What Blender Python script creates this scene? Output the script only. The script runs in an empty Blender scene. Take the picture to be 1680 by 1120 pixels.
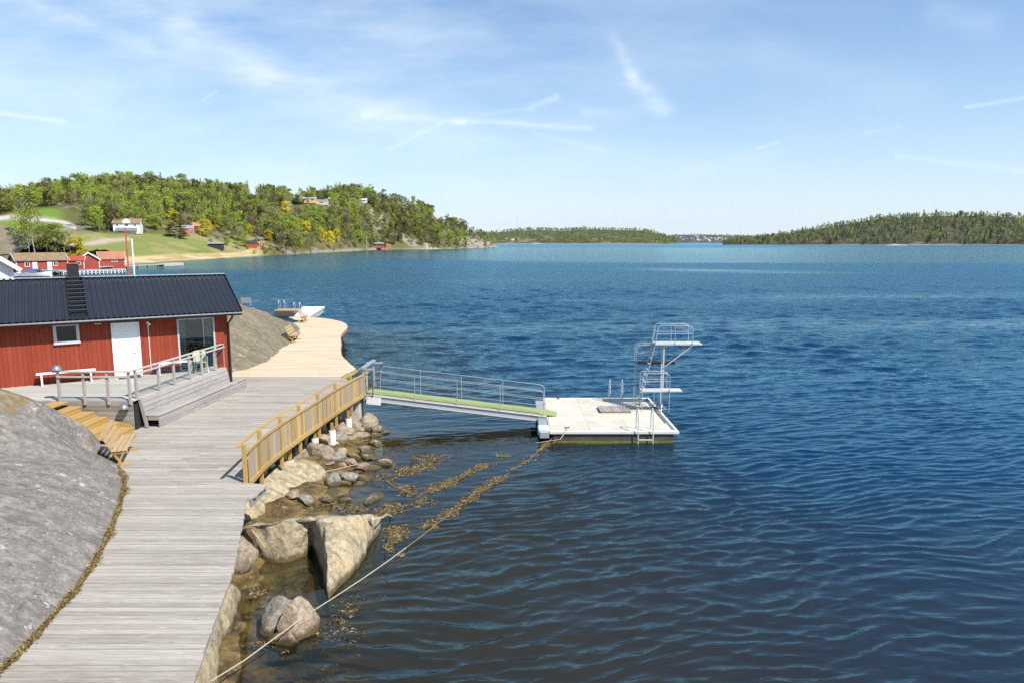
import bpy, math, random
import numpy as np
from mathutils import Vector, Matrix, Quaternion
R = math.radians
rng = np.random.default_rng(7)
random.seed(5)
sc = bpy.context.scene
COL = sc.collection

# ------------------------------------------------------------------ camera
CAM_H = 7.5
PITCH = math.atan((560 - 398) / 1120)
FPX = 1120.0
cd = bpy.data.cameras.new("camera"); cam = bpy.data.objects.new("camera", cd); COL.objects.link(cam)
cam.location = (0, 0, CAM_H); cam.rotation_euler = (math.pi / 2 - PITCH, 0, 0)
cd.sensor_fit = 'HORIZONTAL'; cd.sensor_width = 36; cd.lens = 36 * FPX / 1680
cd.clip_start = 0.1; cd.clip_end = 60000
sc.camera = cam
CP, SP = math.cos(PITCH), math.sin(PITCH)
def ray(u, v):
    a = (u - 840) / FPX; b = -(v - 560) / FPX
    return (a, CP + b * SP, -SP + b * CP)
def at(u, v, z):
    r = ray(u, v); t = (z - CAM_H) / r[2]
    return Vector((r[0] * t, r[1] * t, z))
def aty(u, v, y):
    r = ray(u, v); t = y / r[1]
    return Vector((r[0] * t, y, CAM_H + r[2] * t))

# ------------------------------------------------------------------ light, sky, exposure
SUN_EL, SUN_AZ = R(50), math.atan2(0.79, -0.62)      # azimuth clockwise from +Y
sun_dir = Vector((math.sin(SUN_AZ) * math.cos(SUN_EL), math.cos(SUN_AZ) * math.cos(SUN_EL), math.sin(SUN_EL)))
sd = bpy.data.lights.new("sun", 'SUN'); so = bpy.data.objects.new("sun", sd); COL.objects.link(so)
sd.energy = 5.0; sd.angle = R(0.5); sd.color = (1, 0.955, 0.88)
so.rotation_euler = (-sun_dir).to_track_quat('-Z', 'Y').to_euler()
so.location = (0, 0, 60)
SKY_STRENGTH = 0.105
vs = sc.view_settings
vs.view_transform = 'Standard'; vs.look = 'None'; vs.exposure = 0.44; vs.gamma = 1; vs.use_curve_mapping = False
sc.cycles.use_denoising = False
sc.cycles.max_bounces = 6; sc.cycles.diffuse_bounces = 2; sc.cycles.glossy_bounces = 3
sc.cycles.transparent_max_bounces = 12; sc.cycles.transmission_bounces = 4; sc.cycles.volume_bounces = 0
sc.cycles.sample_clamp_direct = 1.8; sc.cycles.caustics_reflective = False; sc.cycles.caustics_refractive = False

class NT:
    """small node-tree helper"""
    def __init__(s, tree): s.t = tree
    def n(s, typ, **kw):
        nd = s.t.nodes.new(typ)
        for k, v in kw.items():
            if k.startswith('i_'):
                key = k[2:]
                key = int(key) if key.isdigit() else key.replace('_', ' ')
                s.set(nd, key, v)
            else: setattr(nd, k, v)
        return nd
    def set(s, nd, key, v):
        inp = nd.inputs[key]
        if isinstance(v, bpy.types.NodeSocket): s.t.links.new(v, inp)
        else: inp.default_value = v
    def m(s, op, a, b=None, c=None, clamp=False):
        nd = s.t.nodes.new('ShaderNodeMath'); nd.operation = op; nd.use_clamp = clamp
        for i, x in enumerate((a, b, c)):
            if x is not None: s.set(nd, i, x)
        return nd.outputs[0]
    def vm(s, op, a, b=None):
        nd = s.t.nodes.new('ShaderNodeVectorMath'); nd.operation = op
        s.set(nd, 0, a)
        if b is not None: s.set(nd, 1, b)
        return nd.outputs['Value'] if op in ('LENGTH', 'DOT_PRODUCT', 'DISTANCE') else nd.outputs[0]
    def mix(s, f, a, b, blend='MIX'):
        nd = s.t.nodes.new('ShaderNodeMix'); nd.data_type = 'RGBA'; nd.blend_type = blend; nd.clamp_factor = True
        s.set(nd, 0, f)
        for k, x in ((6, a), (7, b)):
            if not isinstance(x, bpy.types.NodeSocket): x = tuple(x) + (1,) if len(x) == 3 else x
            s.set(nd, k, x)
        return nd.outputs[2]
    def ramp(s, f, stops, interp='LINEAR'):
        nd = s.t.nodes.new('ShaderNodeValToRGB'); nd.color_ramp.interpolation = interp
        el = nd.color_ramp.elements
        while len(el) < len(stops): el.new(0.5)
        for e, (p, c) in zip(el, stops):
            e.position = p; e.color = (c, c, c, 1) if isinstance(c, (int, float)) else tuple(c) + (1,)
        s.set(nd, 0, f)
        return nd.outputs[0]
    def sstep(s, x, a, b):
        nd = s.t.nodes.new('ShaderNodeMapRange'); nd.interpolation_type = 'SMOOTHSTEP'
        s.set(nd, 0, x); s.set(nd, 1, a); s.set(nd, 2, b); s.set(nd, 3, 0.0); s.set(nd, 4, 1.0)
        return nd.outputs[0]
    def noise(s, vec, scale, detail=4, rough=0.55, dist=0.0, dim='3D'):
        nd = s.t.nodes.new('ShaderNodeTexNoise'); nd.noise_dimensions = dim
        s.set(nd, 'Vector', vec); nd.inputs['Scale'].default_value = scale; nd.inputs['Detail'].default_value = detail
        nd.inputs['Roughness'].default_value = rough; nd.inputs['Distortion'].default_value = dist
        return nd.outputs['Fac']
    def scale(s, vec, sx, sy, sz, rot=(0, 0, 0)):
        nd = s.t.nodes.new('ShaderNodeMapping'); s.set(nd, 0, vec)
        nd.inputs['Scale'].default_value = (sx, sy, sz); nd.inputs['Rotation'].default_value = rot
        return nd.outputs[0]

def build_world():
    w = bpy.data.worlds.new("World"); sc.world = w; w.use_nodes = True
    w.node_tree.nodes.clear(); g = NT(w.node_tree)
    sky = g.n('ShaderNodeTexSky', sky_type='NISHITA', sun_disc=False)
    sky.sun_elevation = SUN_EL; sky.sun_rotation = SUN_AZ
    sky.altitude = 0; sky.air_density = 1.0; sky.dust_density = 0.6; sky.ozone_density = 2.2
    d = g.n('ShaderNodeTexCoord').outputs['Generated']
    sep = g.n('ShaderNodeSeparateXYZ', i_0=d)
    X, Y, Z = sep.outputs
    Ys = g.m('MAXIMUM', Y, 0.02)
    a0, e0 = g.m('DIVIDE', X, Ys), g.m('DIVIDE', Z, Ys)
    cv = g.n('ShaderNodeCombineXYZ', i_0=a0, i_1=e0, i_2=0.0).outputs[0]
    # wispy warp so that the cirrus has frayed edges
    wn = g.n('ShaderNodeTexNoise', i_Vector=g.scale(cv, 1, 2, 1), i_Scale=9.0, i_Detail=5.0, i_Roughness=0.6)
    wv = g.vm('MULTIPLY', g.vm('SUBTRACT', wn.outputs['Color'], (0.5, 0.5, 0.5)), (0.028, 0.016, 0))
    pv = g.vm('ADD', cv, wv)
    wn2 = g.n('ShaderNodeTexNoise', i_Vector=cv, i_Scale=14.0, i_Detail=2.0)
    pv2 = g.vm('ADD', cv, g.vm('MULTIPLY', g.vm('SUBTRACT', wn2.outputs['Color'], (0.5, 0.5, 0.5)), (0.008, 0.006, 0)))
    def ae(u, v):
        r = ray(u, v); return (r[0] / r[1], r[2] / r[1], 0)
    segs = [(90, -40, 300, 50, 30, .28, 1), (300, 50, 430, 122, 30, .30, 1), (430, 122, 640, 184, 22, .25, 1), (430, 140, 700, 195, 60, .09, 1), (600, 186, 760, 198, 6, .26, 1),
            (750, 198, 970, 211, 5, .36, 0), (-20, -20, 240, 75, 13, .26, 1), (1008, 66, 1042, 130, 9, .26, 1), (1040, 128, 1085, 178, 15, .36, 1),
            (1090, 178, 960, 186, 9, .22, 1), (872, 178, 912, 162, 5, .36, 1), (790, 190, 872, 178, 3, .22, 0), (1585, 175, 1700, 158, 3, .4, 0),
            (-20, 182, 105, 201, 4, .45, 0), (1242, 244, 1278, 233, 2.5, .3, 0), (333, 165, 356, 149, 2, .3, 0), (1470, 256, 1700, 283, 5, .26, 0),
            (640, 246, 722, 204, 4, .2, 1), (880, 218, 995, 249, 4, .18, 1), (1120, 285, 1280, 252, 8, .12, 1), (1540, 20, 1620, 40, 22, .16, 1),
            (1420, 220, 1480, 210, 4, .14, 1), (1250, 90, 1500, 150, 30, .10, 1)]
    tot = None
    for (u0, v0, u1, v1, wd, st, wisp) in segs:
        A = Vector(ae(u0, v0)); B = Vector(ae(u1, v1)); AB = B - A; L2 = AB.length_squared
        p = pv if wisp else pv2
        rel = g.vm('SUBTRACT', p, tuple(A))
        t = g.m('DIVIDE', g.vm('DOT_PRODUCT', rel, tuple(AB)), L2, clamp=True)
        tv = g.n('ShaderNodeVectorMath', operation='SCALE', i_0=tuple(AB), i_Scale=t).outputs[0]
        dist = g.vm('LENGTH', g.vm('SUBTRACT', rel, tv))
        q = g.m('DIVIDE', dist, wd / 1131)
        f = g.m('MULTIPLY', g.m('EXPONENT', g.m('MULTIPLY', g.m('MULTIPLY', q, q), -1.0)), st)
        tot = f if tot is None else g.m('ADD', tot, f)
    fib = g.noise(g.scale(pv, 3, 11, 1, (0, 0, R(-18))), 6, 6, 0.62)
    tot = g.m('MULTIPLY', tot, g.m('ADD', 0.55, g.m('MULTIPLY', g.sstep(fib, 0.3, 0.7), 0.45)))
    veil = g.noise(g.scale(pv, 1.2, 4.5, 1, (0, 0, R(-14))), 2.2, 6, 0.6)
    veil = g.m('MULTIPLY', g.sstep(veil, 0.30, 0.75), 0.50)
    veil = g.m('MULTIPLY', veil, g.sstep(a0, 0.75, -0.3))
    front = g.sstep(Y, 0.05, 0.3)
    cloud = g.m('MULTIPLY', g.m('ADD', tot, veil), front, clamp=True)
    # pale low band of humid air near the horizon
    low = g.m('EXPONENT', g.m('MULTIPLY', g.m('MAXIMUM', Z, 0.0), -6.2))
    tint = g.mix(1.0, sky.outputs[0], (0.655, 0.985, 1.20), 'MULTIPLY')
    c1 = g.mix(g.m('MULTIPLY', low, 0.92), tint, (6.5, 7.0, 7.3))
    c2 = g.mix(cloud, c1, (6.7, 7.5, 8.2))
    bg = g.n('ShaderNodeBackground', i_Color=c2, i_Strength=SKY_STRENGTH)
    out = g.n('ShaderNodeOutputWorld'); g.t.links.new(bg.outputs[0], out.inputs[0])
    w.cycles.sampling_method = 'MANUAL'; w.cycles.sample_map_resolution = 512
build_world()

# ------------------------------------------------------------------ object helpers
def tag(o, label=None, cat=None, group=None, kind=None):
    if label: o['label'] = label
    if cat: o['category'] = cat
    if group: o['group'] = group
    if kind: o['kind'] = kind
    return o
def thing(name, label, cat, loc=(0, 0, 0), rz=0.0, group=None):
    o = bpy.data.objects.new(name, None); COL.objects.link(o); o.empty_display_size = 0.2
    o.location = loc; o.rotation_euler = (0, 0, rz)
    return tag(o, label, cat, group)
def link_mesh(name, me, parent=None, loc=None):
    o = bpy.data.objects.new(name, me); COL.objects.link(o)
    if parent is not None: o.parent = parent
    if loc is not None: o.location = loc
    return o
def np_mesh(name, V, Fq, mats, smooth=False, attrs=None, mi=None):
    """V (n,3); Fq (m,3|4) uniform polygon array"""
    V = np.asarray(V, np.float32); Fq = np.asarray(Fq, np.int32)
    me = bpy.data.meshes.new(name); k = Fq.shape[1]
    me.vertices.add(len(V)); me.vertices.foreach_set('co', V.ravel())
    me.loops.add(Fq.size); me.loops.foreach_set('vertex_index', Fq.ravel())
    me.polygons.add(len(Fq)); me.polygons.foreach_set('loop_start', np.arange(0, Fq.size, k, dtype=np.int32))
    me.polygons.foreach_set('loop_total', np.full(len(Fq), k, np.int32))
    if smooth: me.polygons.foreach_set('use_smooth', np.ones(len(Fq), bool))
    for m in (mats if isinstance(mats, (list, tuple)) else [mats]): me.materials.append(m)
    if mi is not None: me.polygons.foreach_set('material_index', np.asarray(mi, np.int32))
    for an, (ty, dat) in (attrs or {}).items():
        at_ = me.attributes.new(an, ty, 'POINT')
        at_.data.foreach_set('color' if 'COLOR' in ty else 'value', np.asarray(dat, np.float32).ravel())
    me.update(calc_edges=True); me.validate()
    return me
class MB:
    def __init__(s): s.v = []; s.f = []; s.m = []
    def add(s, verts, faces, mi=0):
        b = len(s.v); s.v += [Vector(p) for p in verts]
        for f in faces: s.f.append([b + i for i in f]); s.m.append(mi)
        return s
    def box(s, c, d, rot=None, mi=0, taper=1.0):
        hx, hy, hz = d[0] / 2, d[1] / 2, d[2] / 2; c = Vector(c); vv = []
        for z in (-1, 1):
            k = taper if z > 0 else 1.0
            for x, y in ((-1, -1), (1, -1), (1, 1), (-1, 1)):
                p = Vector((x * hx * k, y * hy * k, z * hz))
                vv.append(c + (rot @ p if rot else p))
        return s.add(vv, [(0, 3, 2, 1), (4, 5, 6, 7), (0, 1, 5, 4), (1, 2, 6, 5), (2, 3, 7, 6), (3, 0, 4, 7)], mi)
    def bar(s, p0, p1, w, h, up=(0, 0, 1), mi=0):
        """rectangular bar from p0 to p1: w across, h along up"""
        p0, p1 = Vector(p0), Vector(p1); d = (p1 - p0).normalized(); up = Vector(up)
        sx = d.cross(up)
        if sx.length < 1e-4: sx = d.cross(Vector((1, 0, 0)))
        sx.normalize(); uz = sx.cross(d).normalized(); vv = []
        for p in (p0, p1):
            for a, b in ((-1, -1), (1, -1), (1, 1), (-1, 1)): vv.append(p + sx * (a * w / 2) + uz * (b * h / 2))
        return s.add(vv, [(0, 3, 2, 1), (4, 5, 6, 7), (0, 1, 5, 4), (1, 2, 6, 5), (2, 3, 7, 6), (3, 0, 4, 7)], mi)
    def tube(s, pts, r, n=8, mi=0, caps=True):
        pts = [Vector(p) for p in pts]; base = len(s.v); prev = None
        rs = r if isinstance(r, (list, tuple)) else [r] * len(pts)
        for i, p in enumerate(pts):
            d = (pts[min(i + 1, len(pts) - 1)] - pts[max(i - 1, 0)]).normalized()
            ref = prev if prev is not None else (Vector((0, 0, 1)) if abs(d.z) < 0.9 else Vector((1, 0, 0)))
            sx = d.cross(ref); sx = sx.normalized() if sx.length > 1e-5 else d.orthogonal().normalized()
            uy = sx.cross(d).normalized(); prev = uy
            for k in range(n):
                a = 2 * math.pi * k / n; s.v.append(p + (sx * math.cos(a) + uy * math.sin(a)) * rs[i])
        for i in range(len(pts) - 1):
            for k in range(n):
                a, b = base + i * n + k, base + i * n + (k + 1) % n
                s.f.append([a, b, b + n, a + n]); s.m.append(mi)
        if caps:
            s.f.append([base + k for k in range(n)][::-1]); s.m.append(mi)
            e = base + (len(pts) - 1) * n; s.f.append([e + k for k in range(n)]); s.m.append(mi)
        return s
    def lathe(s, c, prof, n=16, mi=0):
        c = Vector(c); base = len(s.v)
        for (r, z) in prof:
            for k in range(n):
                a = 2 * math.pi * k / n; s.v.append(c + Vector((r * math.cos(a), r * math.sin(a), z)))
        for i in range(len(prof) - 1):
            for k in range(n):
                a, b = base + i * n + k, base + i * n + (k + 1) % n
                s.f.append([a, b, b + n, a + n]); s.m.append(mi)
        return s
    def prism(s, poly, z0, z1, mi=0):
        n = len(poly); vv = [(p[0], p[1], z0) for p in poly] + [(p[0], p[1], z1) for p in poly]
        ff = [list(range(n))[::-1], list(range(n, 2 * n))] + [[i, (i + 1) % n, n + (i + 1) % n, n + i] for i in range(n)]
        return s.add(vv, ff, mi)
    def build(s, name, mats, parent=None, world=False, smooth=False, bevel=0.0, loc=None):
        me = bpy.data.meshes.new(name); vv = s.v
        if world and parent is not None:
            root = parent if parent.parent is None else parent.parent
            inv = (Matrix.Translation(root.location) @ root.rotation_euler.to_matrix().to_4x4()).inverted()
            vv = [inv @ p for p in vv]
        if loc is not None: vv = [p - Vector(loc) for p in vv]
        me.from_pydata([tuple(p) for p in vv], [], s.f)
        for m in (mats if isinstance(mats, (list, tuple)) else [mats]): me.materials.append(m)
        me.polygons.foreach_set('material_index', s.m)
        if smooth: me.polygons.foreach_set('use_smooth', [True] * len(me.polygons))
        me.update()
        o = link_mesh(name, me, parent, loc)
        if bevel: b = o.modifiers.new('bevel', 'BEVEL'); b.width = bevel; b.segments = 1; b.limit_method = 'ANGLE'
        if smooth:
            try: me.set_sharp_from_angle(angle=R(40))
            except Exception: pass
        return o

# ---- numpy value noise
def _hash(ix, iy, seed):
    h = (ix.astype(np.int64) * 374761393 + iy.astype(np.int64) * 668265263 + seed * 1442695041) & 0x7fffffff
    h = ((h ^ (h >> 13)) * 1274126177) & 0x7fffffff
    return ((h ^ (h >> 16)) & 0xffff) / 65535.0
def vnoise(x, y, seed=0):
    ix, iy = np.floor(x), np.floor(y); fx, fy = x - ix, y - iy
    fx = fx * fx * fx * (fx * (fx * 6 - 15) + 10); fy = fy * fy * fy * (fy * (fy * 6 - 15) + 10)
    a, b = _hash(ix, iy, seed), _hash(ix + 1, iy, seed); c, d = _hash(ix, iy + 1, seed), _hash(ix + 1, iy + 1, seed)
    return (a + (b - a) * fx) * (1 - fy) + (c + (d - c) * fx) * fy - 0.5
def fbm(x, y, oct=5, seed=0, gain=0.5):
    s = 0; amp = 1.0
    for i in range(oct):
        s = s + amp * vnoise(x * 2 ** i + 17.3 * i, y * 2 ** i - 9.1 * i, seed + i); amp *= gain
    return s
def sst(x, a, b):
    t = np.clip((x - a) / (b - a), 0, 1); return t * t * (3 - 2 * t)
def inpoly(px, py, poly):
    inside = np.zeros(px.shape, bool); n = len(poly)
    for i in range(n):
        x0, y0 = poly[i][:2]; x1, y1 = poly[(i + 1) % n][:2]
        c = ((y0 > py) != (y1 > py)) & (px < (x1 - x0) * (py - y0) / (y1 - y0 + 1e-12) + x0)
        inside ^= c
    return inside
def seg_dist(px, py, line):
    best = np.full(px.shape, 1e9)
    for (x0, y0), (x1, y1) in zip(line[:-1], line[1:]):
        dx, dy = x1 - x0, y1 - y0
        t = np.clip(((px - x0) * dx + (py - y0) * dy) / (dx * dx + dy * dy + 1e-9), 0, 1)
        best = np.minimum(best, np.hypot(px - x0 - t * dx, py - y0 - t * dy))
    return best
def grid_faces(nr, nc, keep=None):
    i = np.arange((nr - 1) * (nc - 1)); r = i // (nc - 1); c = i % (nc - 1); a = r * nc + c
    f = np.stack([a, a + 1, a + nc + 1, a + nc], 1)
    return f if keep is None else f[keep.ravel()]
def compact(V, Fq):
    used = np.unique(Fq); mp = np.full(len(V), -1); mp[used] = np.arange(len(used))
    return used, mp[Fq]

# ------------------------------------------------------------------ materials
MATS = {}
def new_mat(name):
    m = bpy.data.materials.new(name); m.use_nodes = True; m.node_tree.nodes.clear()
    g = NT(m.node_tree); p = g.n('ShaderNodeBsdfPrincipled'); o = g.n('ShaderNodeOutputMaterial')
    g.t.links.new(p.outputs[0], o.inputs[0]); MATS[name] = m
    return m, g, p, o
def bump(g, p, h, strength=0.4, dist=0.02):
    b = g.n('ShaderNodeBump', i_Strength=strength, i_Distance=dist); g.set(b, 'Height', h)
    g.set(p, 'Normal', b.outputs[0]); return b
def plain(name, col, rough=0.6, metal=0.0, var=0.12, spec=0.5, scale=6, bmp=0.0):
    m, g, p, o = new_mat(name)
    co = g.n('ShaderNodeTexCoord').outputs['Object']
    n = g.noise(co, scale, 5, 0.6)
    f = g.ramp(n, [(0.25, 1 - var), (0.75, 1 + var)])
    g.set(p, 'Base Color', g.mix(1.0, tuple(col), f, 'MULTIPLY'))
    p.inputs['Roughness'].default_value = rough; p.inputs['Metallic'].default_value = metal
    p.inputs['Specular IOR Level'].default_value = spec
    if bmp: bump(g, p, g.noise(co, scale * 5, 4), bmp, 0.01)
    return m
def wood(name, c1, c2, grain_axis='x', scale=1.0, knots=True, rough=0.75, isl=0.3, pale=None, fleck=0.0, dark=None):
    """boards: every loose island gets its own tone; grain runs along an axis"""
    m, g, p, o = new_mat(name)
    co = g.n('ShaderNodeTexCoord').outputs['Object']
    isr = g.n('ShaderNodeNewGeometry').outputs['Random Per Island']
    off = g.n('ShaderNodeCombineXYZ', i_0=g.m('MULTIPLY', isr, 37.0), i_1=g.m('MULTIPLY', isr, 91.0), i_2=g.m('MULTIPLY', isr, 53.0)).outputs[0]
    v = g.vm('ADD', co, off)
    sc_ = {'x': (0.9, 14, 14), 'y': (14, 0.9, 14), 'z': (14, 14, 0.9)}[grain_axis]
    n1 = g.noise(g.scale(v, *[k * scale for k in sc_]), 2.4, 6, 0.62, 0.4)
    n2 = g.noise(g.scale(v, *[k * scale * (0.35 if k < 2 else 0.25) for k in sc_]), 2.0, 3, 0.5)
    n3 = g.noise(co, 0.35, 3, 0.5)
    f = g.m('ADD', g.m('MULTIPLY', g.sstep(n1, 0.3, 0.72), 0.5), g.m('ADD', g.m('MULTIPLY', n2, 0.45), g.m('MULTIPLY', g.m('SUBTRACT', isr, 0.5), isl * 1.6)))
    f = g.m('ADD', f, g.m('MULTIPLY', g.m('SUBTRACT', n3, 0.5), 0.5), clamp=True)
    col = g.mix(f, c1, c2)
    if pale is not None:
        h2 = g.m('FRACT', g.m('MULTIPLY', isr, 7.31))
        col = g.mix(g.m('MULTIPLY', g.sstep(h2, 0.55, 0.6), 0.9), col, pale)
    if fleck:
        nf = g.noise(g.scale(v, 2.2 if grain_axis == 'x' else 12, 12 if grain_axis == 'x' else 2.2, 12), 1.5, 4, 0.6)
        col = g.mix(g.m('MULTIPLY', g.sstep(nf, 0.58, 0.78), fleck * .8), col, (0.64, 0.60, 0.53))
        nd_ = g.noise(g.scale(v, 1.3, 10, 10), 1.3, 3, 0.6)
        col = g.mix(g.m('MULTIPLY', g.sstep(nd_, 0.60, 0.76), fleck * 0.65), col, dark or (0.19, 0.16, 0.13))
    if knots:
        vo = g.n('ShaderNodeTexVoronoi', i_Vector=g.scale(v, 1.5 if grain_axis == 'x' else 9, 1.5 if grain_axis == 'y' else 9, 1.5 if grain_axis == 'z' else 9), i_Scale=1.0).outputs['Distance']
        col = g.mix(g.m('MULTIPLY', g.sstep(vo, 0.13, 0.05), 0.5), col, tuple(c * 0.45 for c in c1))
    g.set(p, 'Base Color', col); p.inputs['Roughness'].default_value = rough
    p.inputs['Specular IOR Level'].default_value = 0.3
    bump(g, p, n1, 0.35, 0.006)
    return m
M_DECK = wood('weathered_deck_wood', (0.245, 0.21, 0.172), (0.475, 0.43, 0.368), 'x', isl=0.30, fleck=0.7)
M_NEWDECK = wood('new_deck_wood', (0.48, 0.365, 0.23), (0.70, 0.58, 0.42), 'x', isl=0.35)
M_GREYW = wood('grey_bench_wood', (0.20, 0.18, 0.175), (0.44, 0.40, 0.365), 'y', isl=0.3, fleck=0.35)
M_GREYX = wood('grey_fascia_wood', (0.17, 0.145, 0.12), (0.38, 0.34, 0.30), 'x', isl=0.35, fleck=0.3)
M_POST = wood('grey_post_wood', (0.26, 0.225, 0.195), (0.46, 0.41, 0.36), 'z', isl=0.15)
M_YEL = wood('yellow_timber', (0.33, 0.19, 0.055), (0.50, 0.325, 0.115), 'z', isl=0.3)
M_YELX = wood('yellow_board', (0.34, 0.20, 0.06), (0.52, 0.345, 0.13), 'x', isl=0.3)
M_SEAT = wood('bench_slat_wood', (0.33, 0.22, 0.11), (0.50, 0.355, 0.20), 'y', isl=0.2)
M_PICK = wood('picket_wood', (0.30, 0.18, 0.055), (0.60, 0.42, 0.18), 'z', isl=0.6, pale=(0.36, 0.29, 0.23))
M_TERR = wood('terrace_floor_wood', (0.34, 0.32, 0.285), (0.55, 0.52, 0.47), 'x', isl=0.2, fleck=0.3)
M_RED = wood('red_painted_board', (0.20, 0.030, 0.015), (0.315, 0.058, 0.026), 'z', isl=0.30, knots=False, rough=0.85, fleck=0.10, dark=(0.12, 0.02, 0.012))
M_REDFAR = plain('red_boathouse_paint', (0.33, 0.055, 0.035), 0.8, var=0.2, scale=2)
M_WHITE = plain('white_paint', (0.80, 0.80, 0.78), 0.5, var=0.04)
M_OFFW = plain('white_painted_steel', (0.48, 0.49, 0.49), 0.4, var=0.06)
M_GALV = plain('galvanised_steel', (0.44, 0.455, 0.465), 0.42, 0.45, var=0.15, scale=9)
M_ROOF = plain('black_roof_metal', (0.017, 0.019, 0.026), 0.38, 0.0, var=0.15, scale=1.5)
M_BLACK = plain('black_metal', (0.014, 0.014, 0.016), 0.45, var=0.2)
M_GUT = plain('silver_gutter', (0.62, 0.63, 0.64), 0.3, 0.6, var=0.08)
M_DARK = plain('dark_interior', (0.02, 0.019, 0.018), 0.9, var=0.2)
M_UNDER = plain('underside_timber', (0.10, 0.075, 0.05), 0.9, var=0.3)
M_CONC = plain('concrete', (0.50, 0.47, 0.42), 0.85, var=0.25, scale=3, bmp=0.4)
M_CONCD = plain('wet_concrete', (0.075, 0.065, 0.05), 0.7, var=0.4, scale=3, bmp=0.4)
M_ALGA = plain('algae_band', (0.16, 0.14, 0.02), 0.7, var=0.5, scale=7)
M_PIPE = plain('white_concrete_pipe', (0.72, 0.70, 0.64), 0.7, var=0.15, scale=3)
M_RAFT = plain('raft_boards', (0.70, 0.655, 0.575), 0.75, var=0.07, scale=2.0)
M_GREEN = plain('green_carpet', (0.255, 0.305, 0.115), 0.95, var=0.12, scale=8, bmp=0.5)
M_RUST = plain('rusty_chain', (0.10, 0.045, 0.03), 0.85, var=0.4, scale=12)
M_ROPE = plain('pale_rope', (0.44, 0.38, 0.26), 0.9, var=0.2, scale=20)
M_ROPED = plain('algae_covered_rope', (0.24, 0.165, 0.06), 0.9, var=0.4, scale=8)
M_BLUE = plain('blue_tarpaulin', (0.03, 0.09, 0.28), 0.6, var=0.15)
M_REDP = plain('red_mast_paint', (0.60, 0.055, 0.035), 0.5, var=0.12)
M_CHAIR = plain('pale_green_plastic', (0.50, 0.52, 0.36), 0.45, var=0.05)
M_CURT = plain('curtain_cloth', (0.74, 0.76, 0.74), 0.9, var=0.08)
M_TILE = plain('brown_roof_tiles', (0.22, 0.15, 0.085), 0.9, var=0.3, scale=1.5)
M_TILER = plain('red_roof_tiles', (0.36, 0.15, 0.085), 0.9, var=0.25, scale=1.5)
M_GREYR = plain('grey_roof_felt', (0.25, 0.25, 0.26), 0.8, var=0.2)
M_TAR = plain('tarred_boards', (0.03, 0.028, 0.028), 0.8, var=0.3)
M_YHOUSE = plain('ochre_house_paint', (0.60, 0.40, 0.13), 0.8, var=0.1)
M_LAMP = plain('lamp_steel', (0.50, 0.51, 0.52), 0.28, 0.85, var=0.08)
M_GLASSD = plain('dark_window_glass', (0.012, 0.014, 0.016), 0.08, var=0.05, spec=0.4)
M_ORANGE = plain('lifebuoy_orange', (0.70, 0.10, 0.03), 0.5, var=0.05)
M_RUBBER = plain('rubber', (0.025, 0.025, 0.025), 0.8, var=0.2)
def glass_mat(name, tint, refl=0.9):
    m, g, p, o = new_mat(name); g.t.nodes.remove(p)
    tr = g.n('ShaderNodeBsdfTransparent', i_Color=tuple(tint) + (1,)); gl = g.n('ShaderNodeBsdfGlossy', i_Roughness=0.02)
    fr = g.n('ShaderNodeFresnel', i_IOR=1.5); mx = g.n('ShaderNodeMixShader')
    g.set(mx, 0, g.m('MULTIPLY', fr.outputs[0], refl)); g.set(mx, 1, tr.outputs[0]); g.set(mx, 2, gl.outputs[0])
    g.t.links.new(mx.outputs[0], o.inputs[0]); return m
M_GLASS = glass_mat('clear_glass', (0.96, 0.975, 0.965), 0.2)
M_WINDOW = glass_mat('window_glass', (0.72, 0.78, 0.76), 1.6)
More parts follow.
